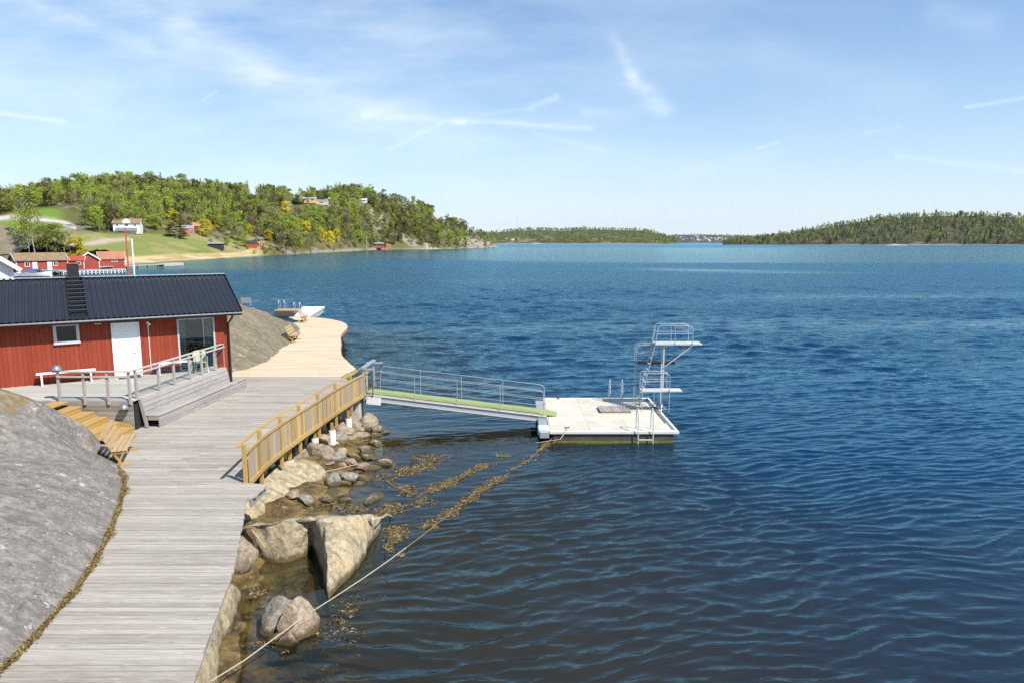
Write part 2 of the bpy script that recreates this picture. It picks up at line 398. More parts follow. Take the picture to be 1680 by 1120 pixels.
def rock_mat(name, base, lich, dark, moss=None, mossamt=0.0, wet=True, lichamt=0.5, scale=1.0, streak=(1, 1, 1), srot=0.0, pink=None, speck=0.75):
    m, g, p, o = new_mat(name)
    pos = g.n('ShaderNodeNewGeometry').outputs['Position']
    n1 = g.noise(pos, 0.55 * scale, 6, 0.6, 0.6); n2 = g.noise(pos, 4.5 * scale, 7, 0.68); n3 = g.noise(pos, 17 * scale, 5, 0.7)
    st = g.noise(g.scale(pos, *streak, (0, 0, srot)), 2.2 * scale, 5, 0.6, 0.4)
    c = g.mix(g.sstep(n2, 0.3, 0.72), tuple(k * 0.60 for k in base), tuple(min(1, k * 1.28) for k in base))
    c = g.mix(g.m('MULTIPLY', g.sstep(st, 0.46, 0.66), 0.70), c, dark)
    if pink: c = g.mix(g.m('MULTIPLY', g.sstep(n1, 0.5, 0.66), 0.6), c, pink)
    c = g.mix(g.m('MULTIPLY', g.sstep(n3, 0.43, 0.34), speck), c, tuple(k * 0.45 for k in dark))
    lm = g.m('MULTIPLY', g.sstep(n3, 0.57, 0.66), g.sstep(n1, 0.40, 0.62))
    c = g.mix(g.m('MULTIPLY', lm, lichamt), c, lich)
    big = g.noise(pos, 1.7 * scale, 6, 0.72, 0.2)
    c = g.mix(g.m('MULTIPLY', g.sstep(big, 0.615, 0.65), lichamt), c, lich)
    if moss:
        mm = g.n('ShaderNodeAttribute', attribute_name='moss').outputs['Fac']
        nm = g.noise(pos, 2.6, 6, 0.7)
        f = g.sstep(g.m('ADD', g.m('MULTIPLY', mm, 0.6), g.m('MULTIPLY', nm, 0.9)), 0.66, 0.76)
        c = g.mix(g.m('MULTIPLY', f, mossamt), c, g.mix(n2, tuple(k * 0.6 for k in moss), tuple(k * 1.4 for k in moss)))
    cr = g.n('ShaderNodeTexVoronoi', feature='DISTANCE_TO_EDGE', i_Scale=0.42 * scale)
    g.set(cr, 'Vector', g.vm('ADD', pos, g.vm('MULTIPLY', g.n('ShaderNodeTexNoise', i_Vector=pos, i_Scale=1.3, i_Detail=4.0).outputs['Color'], (1.6, 1.6, 1.6))))
    crk = g.sstep(cr.outputs['Distance'], 0.012, 0.0)
    c = g.mix(g.m('MULTIPLY', crk, 0.30), c, tuple(k * 0.3 for k in dark))
    if wet:
        z = g.n('ShaderNodeSeparateXYZ', i_0=pos).outputs[2]
        wz = g.m('ADD', z, g.m('MULTIPLY', g.m('SUBTRACT', n2, 0.5), 0.22))
        c = g.mix(g.m('MULTIPLY', g.sstep(wz, 0.20, 0.05), 0.9), c, (0.075, 0.052, 0.018))
    g.set(p, 'Base Color', c); p.inputs['Roughness'].default_value = 0.85; p.inputs['Specular IOR Level'].default_value = 0.3
    hgt = g.m('ADD', g.m('MULTIPLY', n2, 0.7), g.m('ADD', g.m('MULTIPLY', n3, 0.35), g.m('MULTIPLY', crk, -0.12)))
    bump(g, p, hgt, 1.0, 0.055)
    return m
M_GRANITE = rock_mat('grey_granite', (0.240, 0.212, 0.183), (0.54, 0.51, 0.45), (0.125, 0.112, 0.105), (0.20, 0.14, 0.04), 0.95, False, 0.7, 1.0, (0.35, 1.6, 1), R(35), (0.20, 0.18, 0.165))
M_KNOLL = rock_mat('lichen_granite', (0.25, 0.225, 0.19), (0.50, 0.48, 0.43), (0.115, 0.095, 0.07), (0.15, 0.115, 0.05), 0.6, False, 0.5, 0.8, (0.3, 1.5, 1), R(-50), (0.40, 0.25, 0.17))
M_SHORE = rock_mat('warm_shore_rock', (0.42, 0.345, 0.222), (0.54, 0.475, 0.355), (0.185, 0.15, 0.085), None, 0, True, 0.3, 1.5, (0.5, 1.6, 0.6), R(20), (0.46, 0.335, 0.19), 0.3)
M_STONEA = rock_mat('brown_stone', (0.34, 0.27, 0.195), (0.46, 0.40, 0.32), (0.17, 0.13, 0.09), None, 0, True, 0.25, 2.2, speck=0.4)
M_STONEB = rock_mat('grey_stone', (0.30, 0.275, 0.225), (0.42, 0.40, 0.35), (0.13, 0.12, 0.10), None, 0, True, 0.25, 2.2, speck=0.4)
M_STONEP = rock_mat('pink_stone', (0.40, 0.31, 0.22), (0.52, 0.42, 0.34), (0.22, 0.14, 0.10), None, 0, True, 0.2, 2.2, speck=0.4)

# ------------------------------------------------------------------ near ground / sea bed
SH_Y = np.array([0, 7, 9.5, 12, 14, 16, 18, 20, 22, 25, 28, 30, 34, 38, 42, 50, 55, 60, 66, 80, 120])
SH_X = np.array([-4.0, -4.25, -4.55, -5.3, -5.6, -5.4, -5.1, -5.1, -5.1, -5.2, -6.0, -7.4, -9.6, -11.5, -12.6, -14.4, -16.2, -20, -30, -60, -140.])
def shore_d(x, y): return x - np.interp(y, SH_Y, SH_X)
def bed_z(x, y):
    d = shore_d(x, y)
    z = np.where(d < 0, np.minimum(0.6, -0.12 * d), -0.20 * d - 0.035 * np.maximum(d, 0) ** 2)
    z = np.maximum(z, -4.5)
    return z + 0.16 * fbm(x * 0.9, y * 0.9, 4, 3)
def build_ground():
    xs = np.concatenate([np.arange(-150, -22, 4.0), np.arange(-22, -9, 0.4), np.arange(-9, 3, 0.1), np.arange(3, 30, 0.8)])
    ys = np.concatenate([np.arange(-6, 6, 0.6), np.arange(6, 32, 0.1), np.arange(32, 120, 1.0)])
    X, Y = np.meshgrid(xs, ys); Z = bed_z(X, Y)
    m, g, p, o = new_mat('sea_bed')
    pos = g.n('ShaderNodeNewGeometry').outputs['Position']
    n = g.noise(pos, 1.4, 6, 0.65, 0.4); n2 = g.noise(pos, 6, 6, 0.7, 0.5); n3 = g.noise(pos, 0.4, 3)
    c = g.mix(g.sstep(n, 0.35, 0.65), (0.035, 0.022, 0.008), (0.20, 0.135, 0.04))
    c = g.mix(g.m('MULTIPLY', g.sstep(n2, 0.52, 0.7), 0.7), c, (0.34, 0.25, 0.09))
    c = g.mix(g.m('MULTIPLY', g.sstep(n3, 0.5, 0.65), 0.5), c, (0.09, 0.045, 0.02))
    g.set(p, 'Base Color', c); p.inputs['Roughness'].default_value = 0.9
    bump(g, p, n2, 0.8, 0.08)
    me = np_mesh('ground', np.stack([X, Y, Z], -1).reshape(-1, 3), grid_faces(*X.shape), m, True)
    tag(link_mesh('ground', me), 'brown shallow sea bed and ground under the boardwalk', 'ground', kind='structure')
build_ground()

# ------------------------------------------------------------------ water
ROPE_PIX = [(345, 1117, .42), (400, 1083, .33), (452, 1045, .30), (503, 1008, .36), (550, 978, .17), (600, 945, .10), (640, 917, .05), (690, 880, .015), (730, 848, .0), (770, 815, -.01), (820, 785, -.012), (870, 752, -.005), (895, 728, .05), (912, 712, .25), (925, 700, .47)]
ROPE = [at(u, v, z) for u, v, z in ROPE_PIX]
def build_water():
    ys = [4.0]
    while ys[-1] < 12000: y = ys[-1]; ys.append(y + max(0.05, min(y * y * 0.85e-4, 0.03 * y)))
    ys = np.array(ys); a = np.linspace(-1.1, 1.1, 1050)
    Yg = np.repeat(ys[:, None], len(a), 1); Xg = Yg * a[None, :]
    dyg = np.gradient(ys)[:, None] * np.ones_like(Xg)
    d = shore_d(Xg, Yg)
    rx = np.array([p.x for p in ROPE]); ry = np.array([p.y for p in ROPE])
    drope = Xg - np.interp(Yg, ry, rx, left=rx[0], right=3.0)       # >0 seaward of the rope
    lee = sst(drope, -1.0, 2.2)
    leefar = sst(Yg, 26, 34)
    open_ = np.maximum(lee, leefar)
    amp_mask = (0.14 + 0.86 * open_) * sst(d, -0.3, 2.0) + 0.03
    patch = 0.80 + 0.75 * fbm(Xg * 0.06, Yg * 0.035, 3, 21)
    amp_mask = amp_mask * np.clip(patch, 0.35, 1.3)
    H = np.zeros_like(Xg); DX = np.zeros_like(Xg); DY = np.zeros_like(Xg)
    r = np.random.default_rng(3)
    wx, wy = Xg + 0.9 * fbm(Xg * 0.25, Yg * 0.25, 2, 5), Yg + 0.9 * fbm(Xg * 0.25 + 40, Yg * 0.25, 2, 6)
    near = Yg[:, 0] < 260
    wxs, wys, dys, mk = wx[near], wy[near], dyg[near], amp_mask[near]
    sets = [(64, lambda: 0.44 * math.exp(r.normal() * 0.28), 13, 0.165), (26, lambda: 0.24 + 0.22 * r.random(), 24, 0.055), (14, lambda: 0.9 + 0.8 * r.random(), 18, 0.050)]
    comps = []
    for cnt, fl, spread, rms in sets:
        for _ in range(cnt):
            lam = fl(); comps.append((lam, R(90 + 15) + r.normal() * R(spread), rms * math.sqrt(2 / cnt) / 1.25 * lam / 6.283 * (0.6 + 0.8 * r.random())))
    for lam, th, A in comps:
        k = 2 * math.pi / lam; ph = r.random() * 6.283
        fade = np.clip(lam / (2.0 * dys) - 0.6, 0, 1) * mk
        arg = k * (wxs * math.cos(th) + wys * math.sin(th)) + ph
        s_, c_ = np.sin(arg), np.cos(arg)
        H[near] += A * fade * (2.2 * (0.5 + 0.5 * c_) ** 1.8 - 0.9); DX[near] -= A * fade * s_ * math.cos(th) * 0.85; DY[near] -= A * fade * s_ * math.sin(th) * 0.85
    off = sst(Yg[:, 0][near], 22, 60)[:, None] * mk
    for i in range(34):                                     # longer wavelets out on the open bay
        lam = 1.3 * (3.6 / 1.3) ** (i / 33.0); th = R(90 + 12) + r.normal() * R(24); k = 2 * math.pi / lam; A = 0.0062 * lam ** 0.95 * (0.5 + r.random()); ph = r.random() * 6.283
        fade = np.clip(lam / (2.0 * dys) - 0.6, 0, 1) * off
        arg = k * (wxs * math.cos(th) + wys * math.sin(th)) + ph; H[near] += A * fade * (2.2 * (0.5 + 0.5 * np.cos(arg)) ** 1.8 - 0.9)
    V = np.stack([Xg + DX, Yg + DY, H], -1).reshape(-1, 3)
    depth = np.maximum(0, -np.where(d < 0, 0, -0.20 * d - 0.035 * np.maximum(d, 0) ** 2))
    depth = np.where(d < 0, 0.02, depth)
    turb = 1 - np.exp(-depth / 0.75)
    blue = sst(d, 2, 16) * (0.45 + 0.55 * sst(Yg, 11, 24))
    # wind patches: 1 ruffled, 0 glassy
    n1 = fbm(Xg / 420 + 3, Yg / 90, 4, 11); n2 = fbm(Xg / 60, Yg / 16, 4, 12); n3 = fbm(Xg / 1300, Yg / 330, 3, 15)
    yy = Yg * (1 + 0.10 * n1 * 2) + 0.10 * Xg
    ruf = np.ones_like(Xg)
    edge_far = 250 + 90 * n1 - 0.18 * np.clip(Xg, -300, 300)
    glassy = sst(Yg, edge_far, edge_far + 60) * (1 - sst(yy, 950, 1150))
    left_calm = sst(Yg, 150, 210) * sst(-Xg / Yg, 0.10, 0.32)
    glassy = np.maximum(glassy, left_calm * (1 - sst(yy, 1000, 1200)))
    ruf -= 0.62 * glassy * (0.98 + 0.25 * n2)
    def band(yc, w, s, slope=0.0, x0=-1e9, x1=1e9):
        q = (Yg - (yc + slope * Xg + 0.07 * yc * n1 * 2)) / w
        return s * np.exp(-q * q) * np.clip(0.75 + 1.6 * n2, 0, 1.2) * sst(Xg, x0, x0 + 40) * (1 - sst(Xg, x1, x1 + 40))
    ruf -= band(92, 8, 0.75, 0.05) + band(126, 8, .55, 0.0, -90, -10) + band(205, 12, 0.85, -0.55, 20, 190) + band(60, 6, .4, .08) + band(70, 6, .16, -.1)
    ruf -= np.clip(n3 - 0.1, 0, 1) * 0.5 * sst(Yg, 900, 1100)
    ruf = np.clip(ruf, 0.05, 1.0)
    V[:, 2] *= (1 - 0.85 * sst(Yg, 35, 60) * (1 - ruf)).ravel()
    lo = (0.20 + 0.80 * open_) * sst(d, -0.2, 1.5) + 0.02
    ruf = ruf * lo
    m, g, p, o = new_mat('sea_water'); g.t.nodes.remove(p)
    at_t = g.n('ShaderNodeAttribute', attribute_name='turb').outputs['Fac']
    at_b = g.n('ShaderNodeAttribute', attribute_name='blue').outputs['Fac']
    at_r = g.n('ShaderNodeAttribute', attribute_name='ruffle').outputs['Fac']
    pos = g.n('ShaderNodeNewGeometry').outputs['Position']
    sy = g.n('ShaderNodeSeparateXYZ', i_0=pos).outputs[1]
    b1 = g.noise(g.scale(pos, 0.45, 1.5, 1, (0, 0, R(-15))), 3.2, 3, 0.6, 0.3)
    b2 = g.noise(g.scale(pos, 0.36, 1.25, 1, (0, 0, R(-15))), 1.0, 5, 0.62, 0.3)
    b3 = g.noise(g.scale(pos, 0.35, 1.0, 1, (0, 0, R(-10))), 0.42, 5, 0.62)
    far = g.sstep(sy, 16.0, 85.0)
    h = g.m('ADD', g.m('MULTIPLY', b1, g.m('ADD', 0.020, g.m('MULTIPLY', far, 0.05))), g.m('ADD', g.m('MULTIPLY', b2, g.m('MULTIPLY', far, 0.36)), g.m('MULTIPLY', b3, g.m('MULTIPLY', far, 0.6))))
    h = g.m('MULTIPLY', h, at_r)
    bp = g.n('ShaderNodeBump', i_Strength=1.0, i_Distance=1.0, i_Height=h)
    rough = g.m('ADD', 0.035, g.m('MULTIPLY', g.m('MULTIPLY', at_r, far), 0.16))
    tint = g.mix(g.sstep(at_r, 0.42, 0.80), (0.66, 0.92, 1.0), (0.54, 0.89, 1.0))
    gl = g.n('ShaderNodeBsdfGlossy', i_Color=tint, i_Roughness=rough, i_Normal=bp.outputs[0])
    deep = g.mix(at_b, (0.024, 0.020, 0.010), (0.0018, 0.019, 0.050))
    nm = g.noise(pos, 0.35, 4, 0.6)
    deep = g.mix(g.m('MULTIPLY', g.sstep(nm, 0.45, 0.65), g.m('SUBTRACT', 0.5, g.m('MULTIPLY', at_b, 0.5))), deep, (0.016, 0.017, 0.013))
    df = g.n('ShaderNodeBsdfDiffuse', i_Color=deep)
    tr = g.n('ShaderNodeBsdfTransparent', i_Color=(0.80, 0.78, 0.64, 1))
    body = g.n('ShaderNodeMixShader'); g.set(body, 0, at_t); g.set(body, 1, tr.outputs[0]); g.set(body, 2, df.outputs[0])
    fr = g.n('ShaderNodeFresnel', i_IOR=1.48, i_Normal=bp.outputs[0])
    mx = g.n('ShaderNodeMixShader'); g.set(mx, 0, fr.outputs[0]); g.set(mx, 1, body.outputs[0]); g.set(mx, 2, gl.outputs[0])
    g.t.links.new(mx.outputs[0], o.inputs[0])
    me = np_mesh('water', V, grid_faces(*Xg.shape), m, True,
                 {'turb': ('FLOAT', turb), 'blue': ('FLOAT', blue), 'ruffle': ('FLOAT', ruf)})
    tag(link_mesh('water', me), 'wind rippled blue sea water of the bay', 'water', kind='structure')
build_water()

# ------------------------------------------------------------------ bedrock heightfields
def tps(ctrl, eps=0.2):
    P = np.array(ctrl, float); n = len(P); s = np.abs(P[:, :2]).max()
    def U(r2): return -np.sqrt(r2 + eps * eps)
    xy = P[:, :2]
    D2 = ((xy[:, None] - xy[None]) ** 2).sum(-1)
    A = np.zeros((n + 3, n + 3)); A[:n, :n] = U(D2) - np.eye(n) * 2e-3
    A[:n, n] = 1; A[:n, n + 1:] = xy; A[n, :n] = 1; A[n + 1:, :n] = xy.T
    w = np.linalg.solve(A, np.concatenate([P[:, 2], [0, 0, 0]]))
    def f(x, y):
        sh = x.shape; x, y = x.ravel(), y.ravel(); out = np.zeros(x.shape)
        for i in range(0, len(x), 40000):
            xx, yy = x[i:i + 40000], y[i:i + 40000]
            d2 = (xx[:, None] - xy[None, :, 0]) ** 2 + (yy[:, None] - xy[None, :, 1]) ** 2
            out[i:i + 40000] = U(d2) @ w[:n] + w[n] + w[n + 1] * xx + w[n + 2] * yy
        return out.reshape(sh)
    return f
def heightfield(name, ctrl, mat, res, bounds, nz=0.05, nscale=1.2, zmin=-0.7, seed=0, moss=None, keepf=None, ridge=0.0, reach=None):
    x0, x1, y0, y1 = bounds
    X, Y = np.meshgrid(np.arange(x0, x1 + res, res), np.arange(y0, y1 + res, res))
    Z = tps(ctrl)(X, Y)
    Z = np.minimum(Z, max(c[2] for c in ctrl) + 0.1)
    Z = Z + nz * 2 * fbm(X * nscale, Y * nscale, 6, seed, 0.55)
    if ridge: Z = Z - ridge * np.maximum(0, 0.12 - np.abs(fbm(X * 0.8, Y * 0.8, 3, seed + 9))) / 0.12
    K = Z > zmin
    if reach is not None:
        dm = np.full(X.shape, 1e9)
        for c in ctrl: dm = np.minimum(dm, np.hypot(X - c[0], Y - c[1]))
        K &= dm < reach
    if keepf is not None: K &= keepf(X, Y, Z)
    keep = (K[:-1, :-1] & K[1:, :-1] & K[:-1, 1:] & K[1:, 1:])
    Fq = grid_faces(*X.shape, keep); V = np.stack([X, Y, Z], -1).reshape(-1, 3)
    used, Fq = compact(V, Fq)
    attrs = {'moss': ('FLOAT', moss(X, Y, Z).ravel()[used])} if moss else None
    c = V[used].mean(0); c[2] = 0
    me = np_mesh(name, V[used] - c, Fq, mat, True, attrs)
    return link_mesh(name, me, None, tuple(c)), (X, Y, Z)

EDGE = [(-6.9, 4.0, 1.3), (-7.3, 7.0, 1.3)] + [tuple(at(u, v, 1.3)) for u, v in
        [(0, 1105), (60, 1045), (130, 965), (180, 880), (198, 832), (206, 800), (203, 782), (190, 757)]] + [(-12.3, 19.7, 1.3), (-13.4, 20.6, 1.3), (-14.6, 21.2, 1.3), (-16.5, 21.9, 1.3)]
def build_dome():
    ctrl = []
    E2 = np.array([e[:2] for e in EDGE])
    for i, (x, y) in enumerate(E2):
        a = E2[max(i - 1, 0)]; b = E2[min(i + 1, len(E2) - 1)]; t = (b - a) / np.linalg.norm(b - a); nrm = np.array([-t[1], t[0]])  # to the left / inland
        for dd, h in ((-0.35, 0.98), (0.0, 1.28), (0.45, 1.62), (1.1, 1.98), (2.2, 2.36)):
            if y > 18.2 and dd > 1: continue
            ctrl.append((x + nrm[0] * dd, y + nrm[1] * dd, h))
    ctrl += [tuple(aty(u, v, yy)) for u, v, yy in [(-40, 628, 18.5), (0, 637, 18.6), (30, 646, 18.8), (62, 660, 19.0), (95, 675, 19.3), (122, 690, 19.6), (145, 706, 19.8)]]
    ctrl += [(x - .5, y + 1.6, 2.0) for x, y in ((-14.6, 19), (-13.6, 19.2), (-16, 19), (-18, 19))]
    ctrl += [(-11.5, 9, 2.75), (-12.5, 12, 2.85), (-13.4, 15, 2.85), (-13.2, 17.0, 2.95), (-15.5, 16.5, 3.3), (-18, 14, 3.5), (-22, 18, 3.6),
             (-22, 12, 3.4), (-15, 6, 3.1), (-19, 22.2, 2.3), (-22, 23, 2.2), (-12, 4, 2.8)]
    mossf = lambda X, Y, Z: 0.05 + 0.62 * sst(-X, 12.2, 14.6) * sst(Y, 14.5, 17.5)
    E = [(x, y) for x, y, _ in EDGE]
    def keep(X, Y, Z):
        return inpoly(X, Y, [(-24, 3)] + [(e[0] + 0.3, e[1]) for e in E] + [(-17, 22.6), (-24, 23)])
    o, _ = heightfield('bedrock', ctrl, M_GRANITE, 0.075, (-24, -6.4, 3, 23), 0.055, 1.1, 0.9, 31, mossf, keep)
    tag(o, 'smooth grey granite slab with white lichen left of the boardwalk', 'rock slab', kind='structure')
build_dome()
def build_knoll():
    ctrl = []
    for x, y in [(-13.75, 32.0), (-13.1, 33.6), (-12.9, 35.4), (-13.1, 38), (-13.7, 41.2), (-14.6, 45.4), (-15.3, 49), (-16.2, 52.2)]:
        ctrl += [(x + 0.4, y, 0.95), (x, y, 1.27)]
    ctrl += [(-14.4, 35.5, 2.05), (-14.4, 38.5, 2.1), (-15.0, 41.5, 2.35), (-15.9, 38.5, 3.1), (-16.6, 42, 3.65), (-16.2, 45.5, 2.75), (-16.6, 48.5, 2.1), (-17.2, 51, 1.6),
             (-18.5, 44, 3.6), (-18.5, 40, 4.3), (-17.5, 36, 3.3), (-15.5, 33.8, 1.9), (-21, 40, 4.4), (-21, 34, 2.6), (-19, 47, 2.7), (-19, 51, 1.3), (-18.3, 54.5, .6), (-21, 52, .3), (-24, 46, 1.5), (-25, 40, 2.5), (-16.8, 54.5, .3)]
    o, _ = heightfield('rock_knoll', ctrl, M_KNOLL, 0.12, (-26, -12.4, 31.5, 56), 0.11, 0.8, 0.15, 51, lambda X, Y, Z: 0.55 + 0 * X, None, 0.06)
    tag(o, 'weathered granite knoll behind the red bathhouse beside the new boardwalk', 'rock slab', kind='structure')
build_knoll()

# dry tufts in the joint between slab and planks
def build_tufts():
    m, g, p, o = new_mat('dry_moss_tuft'); isr = g.n('ShaderNodeNewGeometry').outputs['Random Per Island']
    g.set(p, 'Base Color', g.ramp(isr, [(0.0, (0.06, 0.04, 0.012)), (0.6, (0.21, 0.135, 0.04)), (1.0, (0.33, 0.23, 0.085))])); p.inputs['Roughness'].default_value = 0.95
    V, Fc = [], []
    E = [Vector((e[0], e[1], 1.3)) for e in EDGE[1:11]]
    for a, b in zip(E[:-1], E[1:]):
        L = (b - a).length; t = (b - a) / L; nrm = Vector((-t.y, t.x, 0))
        for _ in range(int(L * 1000)):
            s = random.random(); w = 0.055 + 0.05 * math.sin(3.1 * (a.y + s * L)) * math.sin(1.7 * a.y + s * L)
            c = a + (b - a) * s + nrm * random.gauss(0.03, max(0.018, w * .62)) + Vector((0, 0, random.uniform(-0.01, 0.03)))
            yaw = random.random() * 6.28; h = random.uniform(0.008, 0.035); wd = random.uniform(0.005, 0.014)
            d = Vector((math.cos(yaw), math.sin(yaw), 0)); e = Vector((-d.y, d.x, 0)) * random.uniform(-.05, .05)
            i = len(V); V += [c - d * wd, c + d * wd, c + d * wd * .6 + e + Vector((0, 0, h)), c - d * wd * .6 + e + Vector((0, 0, h))]; Fc.append((i, i + 1, i + 2, i + 3))
    me = np_mesh('dry_grass', [tuple(v) for v in V], Fc, m)
    tag(link_mesh('dry_grass', me), 'brown dry moss and grass filling the joint between granite slab and boardwalk', 'grass', kind='stuff')
build_tufts()

# ------------------------------------------------------------------ boardwalk
FENCE_BASE = [(-7.08, 17.16), (-7.17, 18.5), (-7.12, 20.05), (-7.0, 21.5), (-6.85, 23.15), (-6.70, 24.9), (-6.50, 26.5), (-6.26, 28.15)]
DZ = 1.3
def plank_rows(poly, y0, y1, pitch, mat, name, parent, joints=True, thick=0.045, gap=0.010, seed=1):
    r = random.Random(seed); b = MB(); y = y0
    P = [(p[0], p[1]) for p in poly]; n = len(P)
    def cuts(yy):
        xs = []
        for i in range(n):
            (xa, ya), (xb, yb) = P[i], P[(i + 1) % n]
            if (ya > yy) != (yb > yy): xs.append(xa + (yy - ya) * (xb - xa) / (yb - ya))
        return sorted(xs)
    while y < y1:
        ya, yb = y + gap / 2, min(y + pitch - gap / 2, y1)
        A, B = cuts(ya + 1e-4), cuts(yb - 1e-4)
        if len(A) == len(B):
            for k in range(0, len(A) - 1, 2):
                xl0, xr0, xl1, xr1 = A[k], A[k + 1], B[k], B[k + 1]
                js = [0.0]
                if joints and (xr0 - xl0) > 3.4:
                    t = r.uniform(1.2, 3.6) / (xr0 - xl0)
                    while t < 0.9: js.append(t); t += r.uniform(2.6, 3.9) / (xr0 - xl0)
                js.append(1.0)
                for t0, t1 in zip(js[:-1], js[1:]):
                    e = 0.003 / max(0.5, xr0 - xl0); t0_, t1_ = t0 + e, t1 - e
                    zz = DZ + r.uniform(-0.004, 0.003); tl = r.uniform(-0.003, 0.003)
                    jag = r.uniform(-0.015, 0.015) if t1 == 1.0 else 0
                    q = [(xl0 + (xr0 - xl0) * t0_, ya, zz), (xl0 + (xr0 - xl0) * t1_ + jag, ya, zz), (xl1 + (xr1 - xl1) * t1_ + jag, yb, zz + tl), (xl1 + (xr1 - xl1) * t0_, yb, zz + tl)]
                    lo = [(p[0], p[1], p[2] - thick) for p in q]
                    b.add(lo + q, [(0, 3, 2, 1), (4, 5, 6, 7), (0, 1, 5, 4), (1, 2, 6, 5), (2, 3, 7, 6), (3, 0, 4, 7)])
        y += pitch
    return b.build(name, mat, parent, world=True)
def build_boardwalk():
    rt = thing('boardwalk', 'weathered grey plank boardwalk in the foreground beside the granite slab', 'boardwalk', (-8.5, 18, DZ))
    left = [(EDGE[i][0] - 0.12, EDGE[i][1]) for i in range(0, 11)]
    right = [(-4.2, 4.0), (-4.35, 8.0)] + [tuple(at(u, v, DZ))[:2] for u, v in [(318, 1119), (352, 1022), (385, 930)]] + [(-6.5, 16.05), (-6.35, 16.08), (-6.35, 17.08), (-7.02, 17.1)] + [(x + 0.10, y) for x, y in FENCE_BASE[1:]] + [(-6.3, 29.0), (-8.05, 31.4)]
    poly = right + [(-13.6, 31.4), (-13.6, 21.8), (-14.6, 21.4)] + left[::-1]
    plank_rows(poly, 4.0, 31.4, 0.137, M_DECK, 'planking', rt)
    # edge beams and joists below
    b = MB()
    edge = right[1:]
    for (x0, y0), (x1, y1) in zip(edge[:-1], edge[1:]):
        if y1 - y0 < 0.05: continue
        b.bar((x0 - 0.10, y0, DZ - 0.155), (x1 - 0.10, y1, DZ - 0.155), 0.05, 0.2)
    b.build('edge_beam', M_GREYW, rt, world=True)
    b = MB()
    for x in (-8.6, -10.2): b.bar((x, 15.0, DZ - .17), (x, 31.3, DZ - .17), .07, .2)
    for y in np.arange(17.6, 31, 1.6): b.bar((-12, y, DZ - .15), (float(np.interp(y, [p[1] for p in FENCE_BASE], [p[0] for p in FENCE_BASE])) - 0.1, y, DZ - .15), .06, .2)
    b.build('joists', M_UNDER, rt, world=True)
    # concrete footings and cross braces under the outer edge
    for (x, y, h) in [(-6.42, 24.1, .75), (-6.95, 21.0, .62), (-7.35, 20.4, .72), (-6.70, 22.9, .8), (-6.25, 25.9, .72), (-8.7, 22.5, .8), (-8.5, 25.5, .8), (-8.9, 19.6, .7)]:
        zb = float(bed_z(np.array([x]), np.array([y]))[0]) - 0.15
        b = MB(); b.lathe((x - 0.12, y, zb), [(0.0, 0), (0.125, 0), (0.12, h - zb), (0.115, h - zb + .01), (0, h - zb + .01)], 14)
        b.build('concrete_footing', M_PIPE, rt, world=True, smooth=True)
        b = MB(); b.bar((x - 0.12, y, h + .012), (x - 0.12, y, DZ - .26), .09, .09, (1, 0, 0)); b.build('support_post', M_YEL, rt, world=True)
    for i in range(1, 7):
        x, y = FENCE_BASE[i]; b = MB(); b.bar((x - .15, y - .75, .82), (x - .2, y - .15, DZ - .27), .045, .17); b.build('brace', M_YELX, rt, world=True)
    # new boardwalk
    rn = thing('boardwalk', 'pale new yellow plank boardwalk curving along the knoll', 'boardwalk', (-11.5, 42, DZ))
    rightn = [(-8.05, 31.4)] + [tuple(at(u, v, DZ))[:2] for u, v in [(584, 604.5), (572, 594), (561, 583), (559, 573), (560, 564), (559, 556), (560, 548), (565, 543), (570, 538), (570.5, 535), (568, 531.6), (560, 527.5), (545, 524), (525, 521.5), (504, 520)]]
    leftn = [tuple(at(u, v, DZ))[:2] for u, v in [(473, 520), (489, 527)]] + [(-17.0, 52.5), (-15.6, 49), (-14.2, 41.2), (-13.4, 37), (-13.3, 34.4), (-14.0, 32.6), (-14.0, 31.4)]
    plank_rows(rightn + leftn, 31.402, 57.2, 0.137, M_NEWDECK, 'planking', rn, seed=4)
    b = MB(); e = rightn
    for (x0, y0), (x1, y1) in zip(e[:-1], e[1:]): b.bar((x0 - .06, y0, DZ - .15), (x1 - .06, y1, DZ - .15), .05, .2)
    b.build('edge_beam', M_YELX, rn, world=True)
    for i in (1, 3, 5, 8, 11, 13):
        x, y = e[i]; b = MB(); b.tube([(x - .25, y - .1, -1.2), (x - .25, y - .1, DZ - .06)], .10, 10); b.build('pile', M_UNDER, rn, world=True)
    # abutment
    rb = MB(); rb.box((-7.05, 27.95, 0.2), (1.5, 0.75, 2.0)); o = rb.build('concrete_abutment', M_CONC, None, bevel=0.02, loc=(-7.05, 27.95, -0.8))
    tag(o, 'pale concrete block carrying the landward end of the gangway', 'abutment')
build_boardwalk()

